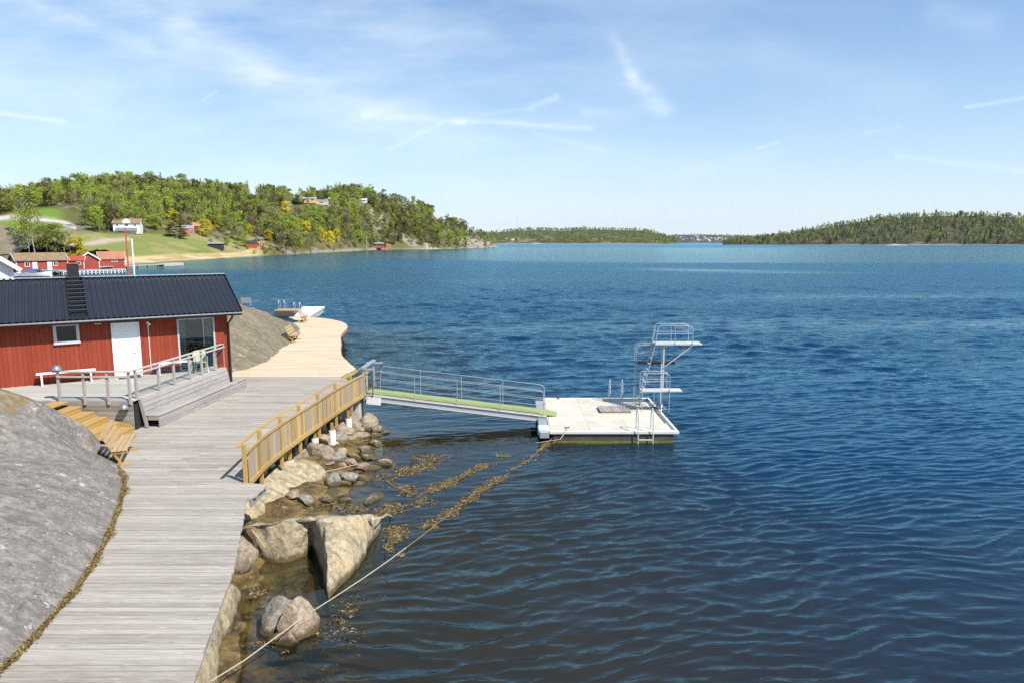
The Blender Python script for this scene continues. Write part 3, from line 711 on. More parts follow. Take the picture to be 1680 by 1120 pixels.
# ------------------------------------------------------------------ picket railing along the boardwalk
def polyline_at(pts, s):
    L = 0
    for a, b in zip(pts[:-1], pts[1:]):
        l = (Vector(b) - Vector(a)).length
        if L + l >= s or (a is pts[-2]): return Vector(a) + (Vector(b) - Vector(a)) * min(1.0, (s - L) / l), (Vector(b) - Vector(a)).normalized()
        L += l
def build_railing():
    rt = thing('picket_railing', 'curved yellow timber picket railing on the outer boardwalk edge', 'railing', (FENCE_BASE[0][0], FENCE_BASE[0][1], DZ))
    # smooth base curve
    P = np.array(FENCE_BASE); ys = P[:, 1]
    f = lambda y: float(np.interp(y, ys, P[:, 0]))
    for i, (x, y) in enumerate(FENCE_BASE):
        b = MB(); bot = DZ - 0.06 if i == 0 else DZ - 0.55
        xx = x + 0.115
        b.bar((xx, y, bot), (xx, y, DZ + 1.03), .095, .095, (1, 0, 0)); b.build('post', M_YEL, rt, world=True, bevel=.006)
    pk = MB(); tr = MB(); br = MB(); hr = MB()
    out = 0.195
    pts = [(x + out, y) for x, y in FENCE_BASE]
    L = sum((Vector(b) - Vector(a)).length for a, b in zip(pts[:-1], pts[1:]))
    s = 0.10
    while s < L - 0.05:
        p, t = polyline_at(pts, s); ang = math.atan2(t.y, t.x); rot = Matrix.Rotation(ang, 3, 'Z')
        pk.box((p.x, p.y, DZ + .36 + random.uniform(-.006, .006)), (.078, .021, 1.02), rot)
        s += 0.098
    pk.build('picket_panel', M_PICK, rt, world=True)
    for a, b in zip(pts[:-1], pts[1:]):
        t = (Vector(b) - Vector(a)).normalized(); nrm = Vector((t.y, -t.x))
        for mb, off, z, w, h in ((tr, .032, DZ + .84, .035, .075), (br, .032, DZ - .03, .04, .12), (hr, -.14, DZ + .99, .12, .032)):
            mb.bar((a[0] + nrm.x * off, a[1] + nrm.y * off, z), (b[0] + nrm.x * off, b[1] + nrm.y * off, z), w, h)
    a = pts[0]
    tr.build('top_rail', M_YELX, rt, world=True); br.build('bottom_rail', M_YELX, rt, world=True)
    # handrail runs just inside the posts and sticks out past the first one
    h0 = Vector((pts[0][0] - .20, pts[0][1], DZ + 1.0)); h1 = Vector((pts[1][0] - .20, pts[1][1], DZ + 1.0)); d = (h0 - h1).normalized()
    hr.v.clear(); hr.f.clear(); hr.m.clear()
    hp = [h0 + d * .22] + [Vector((x - .20, y, DZ + 1.0)) for x, y in pts[1:]]
    for p, q in zip(hp[:-1], hp[1:]): hr.bar(p, q, .09, .03)
    hr.build('handrail', M_YELX, rt, world=True)
build_railing()

# ------------------------------------------------------------------ bathhouse
C0 = Vector((-11.95, 28.26, 2.35)); HROT = math.atan2(.553, .833)
def build_house():
    rt = thing('bathhouse', 'long red bathhouse with black corrugated roof above the terrace', 'house', (C0.x, C0.y, 0), HROT)
    Z0, ZT = 2.2, 4.52; LEN, DEP = 16.0, 5.2
    EO, EZ, RO, RZ = 0.58, 4.70, -2.6, 6.08          # eave offset/height, ridge offset/height (offset toward the viewer)
    # (s along the wall to the left, o out of the wall, z) -> local
    Lc = lambda s, o, z: Vector((-s, -o, z))
    holes = [(3.17, 4.12, 2.35, 4.44), (5.20, 5.92, 3.83, 4.45), (0.44, 1.82, 2.36, 4.46)]
    b = MB(); bw = 0.145; s = 0.0; r = random.Random(2)
    while s < LEN:
        a0, a1 = s + .003, s + bw - .003; rects = [(a0, a1, Z0 - (1.0 if s < .1 else 0), ZT + .25)]
        for (h0, h1, z0, z1) in holes:
            new = []
            for (p0, p1, q0, q1) in rects:
                if p1 <= h0 or p0 >= h1 or q1 <= z0 or q0 >= z1: new.append((p0, p1, q0, q1)); continue
                if z0 > q0: new.append((p0, p1, q0, z0))
                if z1 < q1: new.append((p0, p1, z1, q1))
                if p0 < h0 - .004: new.append((p0, h0, max(q0, z0), min(q1, z1)))
                if p1 > h1 + .004: new.append((h1, p1, max(q0, z0), min(q1, z1)))
            rects = new
        for (p0, p1, q0, q1) in rects:
            o = 0.022 if int(s / bw) % 2 else 0.018
            b.box(Lc((p0 + p1) / 2, o / 2, (q0 + q1) / 2), (p1 - p0, o, q1 - q0))
        s += bw
    b.build('wall', M_RED, rt)
    # gable wall of boards (right end) and the backing shell
    b = MB(); t = 0.0
    while t < DEP:
        zt = RZ - .12 - abs(t - 2.6) * (RZ - EZ) / (EO - RO) ; b.box((0.012, t + .0725, (1.3 + zt) / 2), (.024, .139, zt - 1.3)); t += .145
    b.build('gable_wall', M_RED, rt)
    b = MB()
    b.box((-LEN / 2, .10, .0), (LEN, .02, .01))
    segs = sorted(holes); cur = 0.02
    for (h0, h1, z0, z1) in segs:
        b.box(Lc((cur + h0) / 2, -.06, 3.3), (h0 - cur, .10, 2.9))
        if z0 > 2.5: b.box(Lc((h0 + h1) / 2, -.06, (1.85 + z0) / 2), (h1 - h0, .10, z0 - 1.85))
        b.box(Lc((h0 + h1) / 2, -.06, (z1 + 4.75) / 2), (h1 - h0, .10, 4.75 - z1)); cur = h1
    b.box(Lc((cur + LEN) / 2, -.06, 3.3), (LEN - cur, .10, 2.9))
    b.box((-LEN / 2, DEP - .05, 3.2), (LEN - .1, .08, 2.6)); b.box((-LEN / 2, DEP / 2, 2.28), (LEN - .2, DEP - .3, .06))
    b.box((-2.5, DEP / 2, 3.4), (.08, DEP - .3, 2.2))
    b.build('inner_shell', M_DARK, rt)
    b = MB(); b.bar((0.026, 0.01, 1.3), (0.026, 0.01, ZT + .1), .05, .12, (1, 0, 0)); b.build('corner_board', M_RED, rt)
    # roof: corrugated sheets on both slopes
    def slope(o0, z0, o1, z1, s0, s1, name):
        per = .20; prof = [(0, 0), (.10, 0), (.125, .028), (.175, .028)]
        xs = []; k = 0
        while s0 + k * per < s1:
            for (dx, dz) in prof:
                if s0 + k * per + dx <= s1: xs.append((s0 + k * per + dx, dz))
            k += 1
        V = []; dirn = Vector((0, o1 - o0, z1 - z0)).normalized(); nrm = Vector((0, -dirn.z, dirn.y)); nrm = nrm if nrm.z > 0 else -nrm
        for (s_, dz) in xs:
            for (o_, z_) in ((o0, z0), (o1, z1)):
                V.append((-s_, -(o_ + nrm.y * dz), z_ + nrm.z * dz))
        n = len(xs); F_ = [(2 * i, 2 * i + 1, 2 * i + 3, 2 * i + 2) for i in range(n - 1)]
        q = MB(); q.add(V, F_); q.add([(v[0], v[1], v[2] - .06) for v in V], [f[::-1] for f in F_]); return q.build(name, M_ROOF, rt)
    slope(EO, EZ, RO, RZ, -.55, LEN, 'roof')
    slope(RO - .01, RZ, RO * 2 - EO, EZ, -.55, LEN, 'roof')
    b = MB(); b.bar((.58, -RO, RZ + .045), (-LEN, -RO, RZ + .045), .26, .03); b.build('ridge_cap', plain('ridge_flashing', (.42, .43, .45), .4, .4), rt)
    for o0, o1 in ((EO, RO), (2 * RO - EO, RO)):
        b = MB(); b.bar((.565, -o0, EZ - .04), (.565, -o1, RZ - .02), .03, .20); b.build('bargeboard', M_BLACK, rt)
    # soffit, gutter, downpipe
    b = MB(); b.bar((.54, -EO + .3, EZ - .12), (-LEN, -EO + .3, EZ - .12), .52, .02); b.build('soffit', M_BLACK, rt)
    b = MB(); prof = [(math.cos(a), math.sin(a)) for a in np.linspace(math.pi, 2 * math.pi, 8)]
    V = []
    for x in (.60, -LEN):
        for (c, s_) in prof: V.append((x, -EO - .045 + .062 * c, EZ - .035 + .062 * s_))
        for (c, s_) in prof[::-1]: V.append((x, -EO - .045 + .054 * c, EZ - .035 + .054 * s_))
    n = 16; b.add(V, [(i, (i + 1) % n, n + (i + 1) % n, n + i) for i in range(n)] + [list(range(8)), list(range(n, n + 8))]); b.build('gutter', M_GUT, rt)
    b = MB(); b.bar((.56, -EO + .02, EZ - .10), (-LEN, -EO + .02, EZ - .10), .025, .14); b.build('fascia', M_BLACK, rt)
    b = MB(); b.tube([(.17, -EO - .04, EZ - .09), (.17, -EO - .04, EZ - .22), (.13, -.30, EZ - .42), (.09, -.10, EZ - .52), (.09, -.10, 1.45), (.11, -.2, 1.36)], .042, 10); b.build('downpipe', M_BLACK, rt, smooth=True)
    # chimney + roof ladder
    so_ = 5.14
    b = MB(); b.box((-so_, -RO - .05, RZ + .18), (.40, .40, .75)); ch = b.build('chimney', M_BLACK, rt, bevel=.01)
    b = MB(); b.box((-so_, -RO - .05, RZ + .585), (.46, .46, .05), taper=.8); b.build('chimney_cap', plain('chimney_cap_red', (.16, .035, .025), .7), ch)
    lad = None; b = MB(); d = Vector((0, -(EO - RO), EZ - RZ)).normalized(); up = Vector((0, -d.z, d.y)); up = up if up.z > 0 else -up
    for sx in (-.27, .27):
        p = Vector((-so_ + .02 + sx, -RO, RZ)) + d * .12 + up * .09; b.bar(p, p + d * 3.05, .035, .05, up)
    lad = b.build('roof_ladder', M_BLACK, rt)
    for k in range(9):
        p = Vector((-so_ + .02, -RO, RZ)) + d * (.22 + .345 * k) + up * .13
        b = MB(); b.bar(p + Vector((-.29, 0, 0)), p + Vector((.29, 0, 0)), .13, .03, Vector((0, .25, 1))); b.build('step', M_BLACK, lad)
    # small window
    h0, h1, z0, z1 = holes[1]; b = MB()
    for (a, c, e, f_) in ((h0 - .05, h1 + .05, z1 - .02, z1 + .04), (h0 - .05, h0 + .05, z0, z1 - .02), (h1 - .05, h1 + .05, z0, z1 - .02), (h0 + .05, h1 - .05, z0, z0 + .05)):
        b.box(Lc((a + c) / 2, .02, (e + f_) / 2), (c - a, .07, f_ - e))
    b.box(Lc((h0 + h1) / 2, .05, z0 - .03), (h1 - h0 + .12, .11, .06))
    w = b.build('window', plain('grey_window_frame', (.50, .50, .49), .6), rt); b = MB(); b.box(Lc((h0 + h1) / 2, -.01, (z0 + z1) / 2), (h1 - h0 - .1, .012, z1 - z0 - .07)); b.build('pane', M_GLASSD, w)
    # door
    h0, h1, z0, z1 = holes[0]; b = MB(); b.box(Lc((h0 + h1) / 2, .0, (z0 + z1) / 2), (h1 - h0 - .09, .05, z1 - z0 - .06)); dr = b.build('door', M_WHITE, rt, bevel=.006)
    b = MB()
    for c, wd in ((h0 + .02, .05), (h1 - .02, .05)): b.box(Lc(c, .015, (z0 + z1) / 2), (wd, .08, z1 - z0))
    b.box(Lc((h0 + h1) / 2, .015, z1 - .015), (h1 - h0 - .095, .08, .04)); b.box(Lc((h0 + h1) / 2, .03, z0 - .01), (h1 - h0, .14, .03)); b.build('frame', M_WHITE, dr)
    b = MB(); b.tube([Lc(3.30, .03, 3.30), Lc(3.30, .075, 3.30), Lc(3.43, .075, 3.30)], .012, 8); b.build('handle', M_LAMP, dr); b = MB(); b.lathe(Lc(3.30, .03, 3.44), [(0, 0), (.024, 0), (.024, .02), (0, .02)], 10); b.build('lock', M_LAMP, dr)
    # glazed door
    h0, h1, z0, z1 = holes[2]; b = MB()
    for c, wd in ((h0 + .02, .06), (h1 - .02, .06)): b.box(Lc(c, .015, (z0 + z1) / 2), (wd, .08, z1 - z0))
    b.box(Lc((h0 + h1) / 2, .015, z1 - .02), (h1 - h0 - .105, .08, .05)); b.box(Lc((h0 + h1) / 2, .015, z0 + .03), (h1 - h0 - .105, .08, .06))
    w = b.build('glazed_door', M_OFFW, rt); b = MB(); b.box(Lc((h0 + h1) / 2, .0, (z0 + z1) / 2 + .02), (h1 - h0 - .11, .012, z1 - z0 - .13)); b.build('pane', M_WINDOW, w)
    # curtains, table inside
    for s0, wdt, nm in ((1.64, .26, 'left'), (.62, .28, 'right')):
        V = []; n = 30
        for i in range(n + 1):
            x = s0 - wdt / 2 + wdt * i / n + .0; o = -.18 + .035 * math.sin(i * 1.35 + s0)
            V += [tuple(Lc(x, o, 2.42)), tuple(Lc(x, o, 4.42))]
        M4 = Matrix.Translation((C0.x, C0.y, 0)) @ Matrix.Rotation(HROT, 4, 'Z')
        q = MB(); q.add([M4 @ Vector(v) for v in V], [(2 * i, 2 * i + 1, 2 * i + 3, 2 * i + 2) for i in range(n)])
        o = q.build('curtain', M_CURT, None, loc=tuple(M4 @ Lc(s0, -.18, 2.42)))
        sm = o.modifiers.new('thickness', 'SOLIDIFY'); sm.thickness = .004
        tag(o, 'white curtain hanging inside the glazed door on its %s side' % nm, 'curtain')
    M4 = Matrix.Translation((C0.x, C0.y, 0)) @ Matrix.Rotation(HROT, 4, 'Z')
    t = thing('table', 'pale table standing inside behind the glazed door', 'table', tuple(M4 @ Vector((-1.1, 1.4, 2.31))), HROT)
    b = MB(); b.box((0, 0, .72), (1.2, .7, .04)); b.build('tabletop', M_TERR, t)
    for x in (-.52, .52):
        for y in (-.28, .28): b = MB(); b.box((x, y, .35), (.06, .06, .70)); b.build('leg', M_TERR, t)
    # security camera with cable conduit
    pc = M4 @ Lc(2.86, 0, 0)
    t = thing('security_camera', 'small white camera with cable conduit beside the white door', 'camera', tuple(M4 @ Lc(2.86, .022, 4.42)), HROT)
    b = MB(); b.box((0, -.05, -.03), (.10, .10, .07)); b.tube([(0.03, -.07, -.06), (.05, -.14, -.10)], .045, 10); b.build('housing', M_WHITE, t)
    b = MB(); b.tube([(.0, -.01, -.06), (.0, -.01, -2.0)], .013, 6); b.build('conduit', M_WHITE, t)
    t = thing('wall_lamp', 'flat pale lamp under the eave left of the white door', 'lamp', tuple(M4 @ Lc(4.55, .03, 4.50)), HROT)
    b = MB(); b.lathe((0, -.10, -.05), [(0, 0), (.14, .005), (.15, .03), (.1, .05), (0, .05)], 16); b.build('shade', M_LAMP, t); b = MB(); b.box((0, -.025, .0), (.08, .06, .03)); b.build('bracket', M_BLACK, t)
    # lifebuoy on the gable
    t = MB(); ring = []
    cx = M4 @ Vector((.07, .55, 3.05)); ax = Matrix.Rotation(HROT, 3, 'Z')
    ang = np.linspace(0, 2 * math.pi, 33)
    t.tube([cx + ax @ Vector((0, .27 * math.cos(a), .27 * math.sin(a))) for a in ang], .055, 10, caps=False)
    for i in range(len(t.f)): t.m[i] = 1 if ((i // 10) // 4) % 2 else 0
    o = t.build('lifebuoy', [M_ORANGE, M_WHITE], None, smooth=True, loc=tuple(cx)); tag(o, 'red and white lifebuoy hung on the gable of the bathhouse', 'lifebuoy')
build_house()

# ------------------------------------------------------------------ terrace, built-in bench, railing, stairs
TE = lambda y: -12.50 + (y - 22.34) * 0.083          # right edge of the terrace
def build_terrace():
    rt = thing('terrace', 'raised grey plank terrace in front of the red bathhouse', 'terrace', (-14, 24, 1.3))
    Z = 2.35; b = MB(); r = random.Random(8); y = 22.10
    Wx = lambda yy: C0.x + (yy - C0.y) * (.833 / .553)        # wall line x at y
    while y < 28.2:
        y1 = min(y + .133, 28.2)
        xl = max(-22, Wx(y1) + .0) if Wx(y1) > -22 else -22
        xl -= .04; xr = TE(y)
        if xr - xl > .05:
            z = Z + r.uniform(-.003, .002)
            lo = [(xl, y, z - .035), (xr, y, z - .035), (TE(y1), y1, z - .035), (xl, y1, z - .035)]; hi = [(p[0], p[1], z) for p in lo]
            b.add(lo + hi, [(0, 3, 2, 1), (4, 5, 6, 7), (0, 1, 5, 4), (1, 2, 6, 5), (2, 3, 7, 6), (3, 0, 4, 7)])
        y += .14
    b.build('planking', M_TERR, rt, world=True)
    b = MB(); z = 1.33
    for k in range(6):
        h = .16; b.box(((-12.56 + -17.5) / 2, 22.085 + .006 * (k % 2), z + h / 2), (17.5 - 12.56, .028, h - .008)); z += h + .005
    b.build('front_skirt', M_GREYX, rt, world=True)
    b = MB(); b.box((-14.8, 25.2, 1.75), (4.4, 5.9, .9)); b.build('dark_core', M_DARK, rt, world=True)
    # stepped bench along the right edge
    rb = thing('built_in_bench', 'long weathered grey bench built against the terrace side', 'bench', (-11.9, 25.5, 1.3))
    y0, y1 = 22.45, 28.35; ya, yb = 22.55, 28.95
    b = MB()
    for k in range(4):                                  # sloping back boards
        f0, f1 = k / 4, (k + 1) / 4 - .02
        P = []
        for yy in (y0, y1):
            for f in (f0, f1):
                P.append(Vector((TE(yy) + .14 - .13 * f, yy, 1.72 + .635 * f)))
        n = Vector((.03, 0, .006))
        b.add(P + [p - n for p in P], [(0, 1, 3, 2), (4, 6, 7, 5), (0, 4, 5, 1), (2, 3, 7, 6), (0, 2, 6, 4), (1, 5, 7, 3)])
    b.build('backrest', M_GREYW, rb, world=True)
    b = MB()
    for k in range(4):
        o = .16 + .105 * k; b.bar((TE(ya) + o, ya, 1.705), (TE(yb) + o - .05, yb, 1.705), .098, .034)
    b.build('seat', M_GREYW, rb, world=True)
    b = MB()
    for z in (1.37, 1.515, 1.62):
        hh = .135 if z < 1.6 else .07; b.bar((TE(ya) + .50, ya, z), (TE(yb) + .45, yb, z), .028, hh)
    b.build('front_board', M_GREYW, rb, world=True)
    b = MB(); b.box((TE(ya) + .31, ya + .01, 1.615), (.40, .03, .13)); b.build('end_board', M_GREYX, rb, world=True); b = MB(); b.box((TE(yb) + .27, yb - .01, 1.49), (.40, .03, .36)); b.build('end_board', M_GREYX, rb, world=True)
    b = MB(); b.bar((TE(ya) + .12, ya - .06, 1.32), (TE(ya) - .04, ya - .12, 2.36), .05, .10, (1, 0, 0)); b.build('end_post', M_POST, rb, world=True)
    # railing
    rr = thing('terrace_railing', 'grey timber railing with glass panels round the terrace corner', 'railing', (TE(22.34), 22.34, 2.35))
    right = [(TE(y) - .06, y) for y in (22.36, 23.62, 24.56, 25.59, 26.47, 27.44, 28.2)]
    left = [(-12.62, 22.06), (-13.32, 22.04), (-14.10, 22.04), (-14.93, 22.04)]
    for i, (x, y) in enumerate(right): b = MB(); b.box((x, y, 2.36 + .47), (.075, .075, .94)); b.build('post', M_POST, rr, world=True, bevel=.005)
    for i, (x, y) in enumerate(left): b = MB(); b.box((x, y, 2.22 + .53), (.075, .075, 1.07)); b.build('post', M_POST, rr, world=True, bevel=.005)
    b = MB(); b.bar((right[0][0], right[0][1] - .1, 3.32), (right[-1][0], right[-1][1] + .1, 3.32), .11, .035); b.bar((left[0][0] + .1, 22.04, 3.32), (left[-1][0] - .15, 22.04, 3.32), .11, .035); b.build('handrail', M_TERR, rr, world=True)
    b = MB(); b.bar((right[0][0] + .055, right[0][1], 3.20), (right[-1][0] + .055, right[-1][1], 3.20), .03, .06); b.bar((left[0][0], 21.985, 3.16), (left[-1][0], 21.985, 3.16), .03, .06); b.build('lower_rail', M_TERR, rr, world=True)
    for run, ax in ((right, 1), (left, 0)):
        for (x0, y0), (x1, y1) in zip(run[:-1], run[1:]):
            a, c = Vector((x0, y0, 2.78)), Vector((x1, y1, 2.78)); d = (c - a).normalized() * .06
            b = MB(); b.bar(a + d, c - d, .008, .72); b.build('glass_panel', M_GLASS, rr, world=True)
    # lamps
    t = thing('deck_lamp', 'domed steel lamp on top of the terrace railing end post', 'lamp', (-14.95, 22.04, 3.34))
    dome = [(0, .17), (.06, .162), (.11, .135), (.14, .09), (.155, .03), (.155, 0), (0, 0)]
    b = MB(); b.lathe((0, 0, .03), dome, 18); b.build('dome', M_LAMP, t, smooth=True); b = MB(); b.lathe((0, 0, 0), [(0, 0), (.05, 0), (.05, .03), (0, .03)], 10); b.build('collar', M_BLACK, t)
    t = thing('deck_lamp', 'domed steel lamp fixed on the terrace skirt above the stairs', 'lamp', (-12.78, 21.93, 2.10))
    b = MB(); b.lathe((0, 0, .0), dome, 18); b.build('dome', M_LAMP, t, smooth=True); b = MB(); b.box((0, .07, .03), (.06, .14, .03)); b.build('bracket', M_BLACK, t)
    # stairs
    st = thing('wooden_stairs', 'yellow timber steps leading down from terrace to boardwalk', 'stairs', (-13.5, 21.4, 1.3))
    n = 5; x0 = -15.0
    for k in range(n):
        zt = 2.35 - (k + 1) * .175; xl = -14.63 + k * .42
        b = MB(); b.box((xl + .11, 21.25, zt - .02), (.20, 1.5, .04)); b.box((xl + .325, 21.25, zt - .02), (.20, 1.5, .04)); b.build('tread', M_YELX, st, world=True)
        b = MB(); b.box((xl + .40, 21.25, zt - .11), (.03, 1.46, .135)); b.build('riser', M_YELX, st, world=True)
    b = MB(); b.box((-14.9, 21.3, 2.31), (.55, 1.4, .04)); b.build('landing', M_YELX, st, world=True)
    b = MB(); b.bar((-15, 21.98, 2.1), (-12.6, 21.98, 1.42), .035, .2); b.build('stringer', M_YELX, st, world=True)
    # white benches on the terrace by the wall
    def wbench(label, pa, pb):
        pa, pb = Vector(pa), Vector(pb); c = (pa + pb) / 2; ang = math.atan2(pb.y - pa.y, pb.x - pa.x); L = (pb - pa).length
        t = thing('white_bench', label, 'bench', (c.x, c.y, 2.35), ang)
        b = MB(); b.box((0, -.09, .44), (L, .16, .035)); b.box((0, .09, .44), (L, .16, .035)); b.build('seat', M_WHITE, t, bevel=.004)
        for s in (-1, 1):
            b = MB(); b.box((s * (L / 2 - .16), -.14, .21), (.055, .055, .42)); b.box((s * (L / 2 - .16), .14, .21), (.055, .055, .42)); b.box((s * (L / 2 - .16), 0, .38), (.04, .22, .06)); b.build('leg', M_WHITE, t)
    d = Vector((.833, .553, 0)); nv = Vector((.553, -.833, 0))
    base = Vector((C0.x, C0.y, 0)) + nv * .36
    wbench('white bench by the red wall under the small window', base - d * 6.60, base - d * 4.75)
    wbench('white bench between the white door and the glazed door', base - d * 2.78, base - d * 1.30)
    # chair
    t = thing('garden_chair', 'pale green plastic chair at the glazed door', 'chair', tuple(Vector((C0.x, C0.y, 2.352)) + nv * .75 - d * 1.15), HROT)
    b = MB(); b.box((0, 0, .42), (.46, .44, .03)); b.build('seat', M_CHAIR, t, bevel=.01)
    b = MB(); V = []
    for i in range(9):
        a = -1 + 2 * i / 8; V += [(.23 * a, .20 + .05 * (1 - a * a), .43), (.25 * a, .30 + .05 * (1 - a * a), .86 - .06 * a * a)]
    b.add(V, [(2 * i, 2 * i + 2, 2 * i + 3, 2 * i + 1) for i in range(8)]); o = b.build('backrest', M_CHAIR, t); o.modifiers.new('thickness', 'SOLIDIFY').thickness = .02
    for s in (-1, 1):
        b = MB(); b.bar((s * .22, -.18, .63), (s * .23, .24, .63), .05, .03); b.bar((s * .22, -.18, .44), (s * .22, -.18, .62), .03, .03, (1, 0, 0)); b.build('armrest', M_CHAIR, t)
        for f in (-1, 1): b = MB(); b.bar((s * .20, f * .18, .41), (s * .24, f * .23, 0), .04, .04, (1, 0, 0)); b.build('leg', M_CHAIR, t)
    b = MB(); b.box((0, 0, .008), (.75, .45, .016)); dm = Vector((C0.x, C0.y, 2.353)) + nv * .32 - d * 3.64
    o = b.build('doormat', M_RUBBER, None); o.location = dm; o.rotation_euler = (0, 0, HROT); tag(o, 'dark doormat on the planks before the white door', 'doormat')
build_terrace()

# ------------------------------------------------------------------ yellow benches
def build_benches():
    def make(label, loc, rz):
        t = thing('timber_bench', label, 'bench', loc, rz)       # local: long axis Y, faces +X
        L = 1.75
        for k in range(3): b = MB(); b.box((-.02 + .135 * k, 0, .455), (.122, L, .038)); b.build('seat_slat', M_SEAT, t, bevel=.004)
        for k in range(3):
            z = .60 + .155 * k; x = -.135 - .075 * k; b = MB(); b.box((x, 0, z), (.036, L, .122), Matrix.Rotation(R(-26), 3, 'Y')); b.build('back_slat', M_SEAT, t, bevel=.004)
        for s in (-1, 1):
            y = s * (L / 2 - .12); b = MB()
            b.bar((.13, y, .05), (-.33, y, .98), .045, .10, (0, 1, 0)); b.bar((.06, y + .05 * s, .05), (.24, y + .05 * s, .435), .045, .10, (0, 1, 0)); b.bar((-.10, y + .05 * s, .395), (.32, y + .05 * s, .395), .045, .075)
            b.build('side_frame', M_YEL, t)
            b = MB(); b.box((.02, y, .03), (.64, .075, .058)); b.build('foot', M_YELX, t)
        return t
    a = at(197, 763, DZ); b_ = at(212, 734, DZ); d = (b_ - a).normalized(); d = Vector((-.36, .93, 0))
    c = a + d * .72 + Vector((-.10, 0, .004))
    make('yellow timber bench beside the granite slab at the foot of the steps', tuple(c), math.atan2(-d.x, d.y))
    a = at(474, 563, DZ); d = Vector((-.12, .99, 0)); make('yellow timber bench against the knoll beside the new boardwalk', tuple(a + d * .85 + Vector((.1, 0, .004))), math.atan2(-d.x, d.y))
    a = at(489.5, 530, DZ); make('yellow timber bench at the far end of the new boardwalk', (a.x + .15, a.y + .8, DZ + .004), R(12))
build_benches()

# ------------------------------------------------------------------ gangway, gantry, raft, diving tower
RZT = 0.46
def rot_tube_rail(b, pts, r=.021): b.tube(pts, r, 8)
def build_gangway():
    rt = thing('gangway', 'sloping steel gangway with green carpet between boardwalk and raft', 'gangway', (-5.9, 28.0, 1.2))
    A = Vector((-6.02, 27.72, 1.30)); B = Vector((1.42, 27.05, .55)); d = (B - A).normalized(); w = Vector((-d.y, d.x, 0)).normalized(); W = 1.1; up = d.cross(w) * -1
    up = w.cross(d) * -1 if (w.cross(d)).z < 0 else w.cross(d)
    P = lambda s, t, h: A + d * s + w * t + Vector((0, 0, h)); L = (B - A).length
    b = MB(); V = []
    n = 24; r = random.Random(4)
    for i in range(n + 1):
        s = -.1 + (L + .85) * i / n; h = .02 + (r.uniform(-.006, .008))
        if s > L: h -= (s - L) * .05
        for t in (.12, W / 2, W - .12): V.append(P(s, t, h + (r.uniform(0, .012) if t == W / 2 else 0)) if s <= L else Vector((P(L, t, 0).x + (s - L), P(L, t, 0).y, max(RZT + .012, P(L, t, 0).z + .02 - (s - L) * .6))))
    b.add(V, [(3 * i + j, 3 * i + 3 + j, 3 * i + 4 + j, 3 * i + 1 + j) for i in range(n) for j in (0, 1)]); b.build('green_carpet', M_GREEN, rt, world=True)
    b = MB(); b.bar(P(0, W / 2, -.03), P(L, W / 2, -.03), W - .1, .05); b.build('walkway', plain('walkway_board', (.42, .38, .32), .9, var=.25), rt, world=True)
    for t in (0, W):
        b = MB(); b.bar(P(-.1, t, -.155), P(L, t, -.155), .012, .19); b.bar(P(-.1, t, -.045), P(L, t, -.045), .09, .016); b.bar(P(-.1, t, -.262), P(L, t, -.262), .09, .016); b.build('side_beam', M_OFFW, rt, world=True)
        b = MB()
        s0, s1 = .25, L - .15
        for h, e in ((1.02, 0), (.72, .0), (.40, 0)):
            if h > 1: b.tube([P(s0, t, 0), P(s0 + .06, t, .8), P(s0 + .12, t, .96), P(s0 + .25, t, 1.02), P(s1 - .2, t, 1.02), P(s1 - .05, t, .97), P(s1, t, .85), P(s1, t, 0)], .015, 8)
            else: b.tube([P(s0 + .03, t, h), P(s1, t, h)], .011, 8)
        b.build('handrail', M_GALV, rt, world=True, smooth=True)
        for k in range(1, 4):
            s = s0 + (s1 - s0) * k / 4 + .0; b = MB(); b.tube([P(s, t, -.1), P(s, t, 1.02)], .014, 8); b.build('rail_post', M_GALV, rt, world=True, smooth=True)
    b = MB(); b.bar(P(.0, W / 2, -.42), P(L * .98, W / 2, -.42), .10, .05); b.build('hinge_bar', M_GALV, rt, world=True)
    t = MB(); c = P(.30, -.07, -.24); t.box(c, (.62, .02, .32), Matrix.Rotation(math.atan2(d.y, d.x), 3, 'Z') @ Matrix.Rotation(R(4), 3, 'Y'), 0)
    for sx in (-.25, .25):
        for sz in (-.11, .11): t.box(c + Vector((sx, -.014, sz)), (.025, .008, .025), None, 1)
    o = t.build('notice_board', [M_WHITE, M_BLACK], None, loc=tuple(c)); tag(o, 'blank white board screwed to the gangway side near shore', 'sign')
    # gantry with chains
    g = thing('gangway_gantry', 'grey steel gantry with rusty chains where gangway meets boardwalk', 'gantry', (-6.05, 28.6, 1.3))
    pa, pb = Vector((-6.10, 27.55, 0)), Vector((-6.00, 29.15, 0))
    for q in (pa, pb): b = MB(); b.box((q.x, q.y, 1.3 + .55), (.09, .09, 1.1)); b.build('post', M_GALV, g, world=True)
    b = MB(); b.bar((-6.10, 27.4, 2.44), (-6.0, 29.3, 2.44), .16, .07); b.bar((-6.30, 27.6, 2.36), (-5.70, 27.6, 2.36), .10, .06); b.bar((-6.30, 29.1, 2.36), (-5.6, 29.1, 2.36), .10, .06); b.build('crossbeam', M_GALV, g, world=True)
    for x, y in ((-5.75, 27.6), (-5.66, 29.1)):
        b = MB()
        for k in range(13):
            z = 2.32 - k * .088; b.box((x + .004 * (k % 2), y, z), (.05 if k % 2 else .022, .022 if k % 2 else .05, .085))
        b.build('chain', M_RUST, g, world=True)
build_gangway()
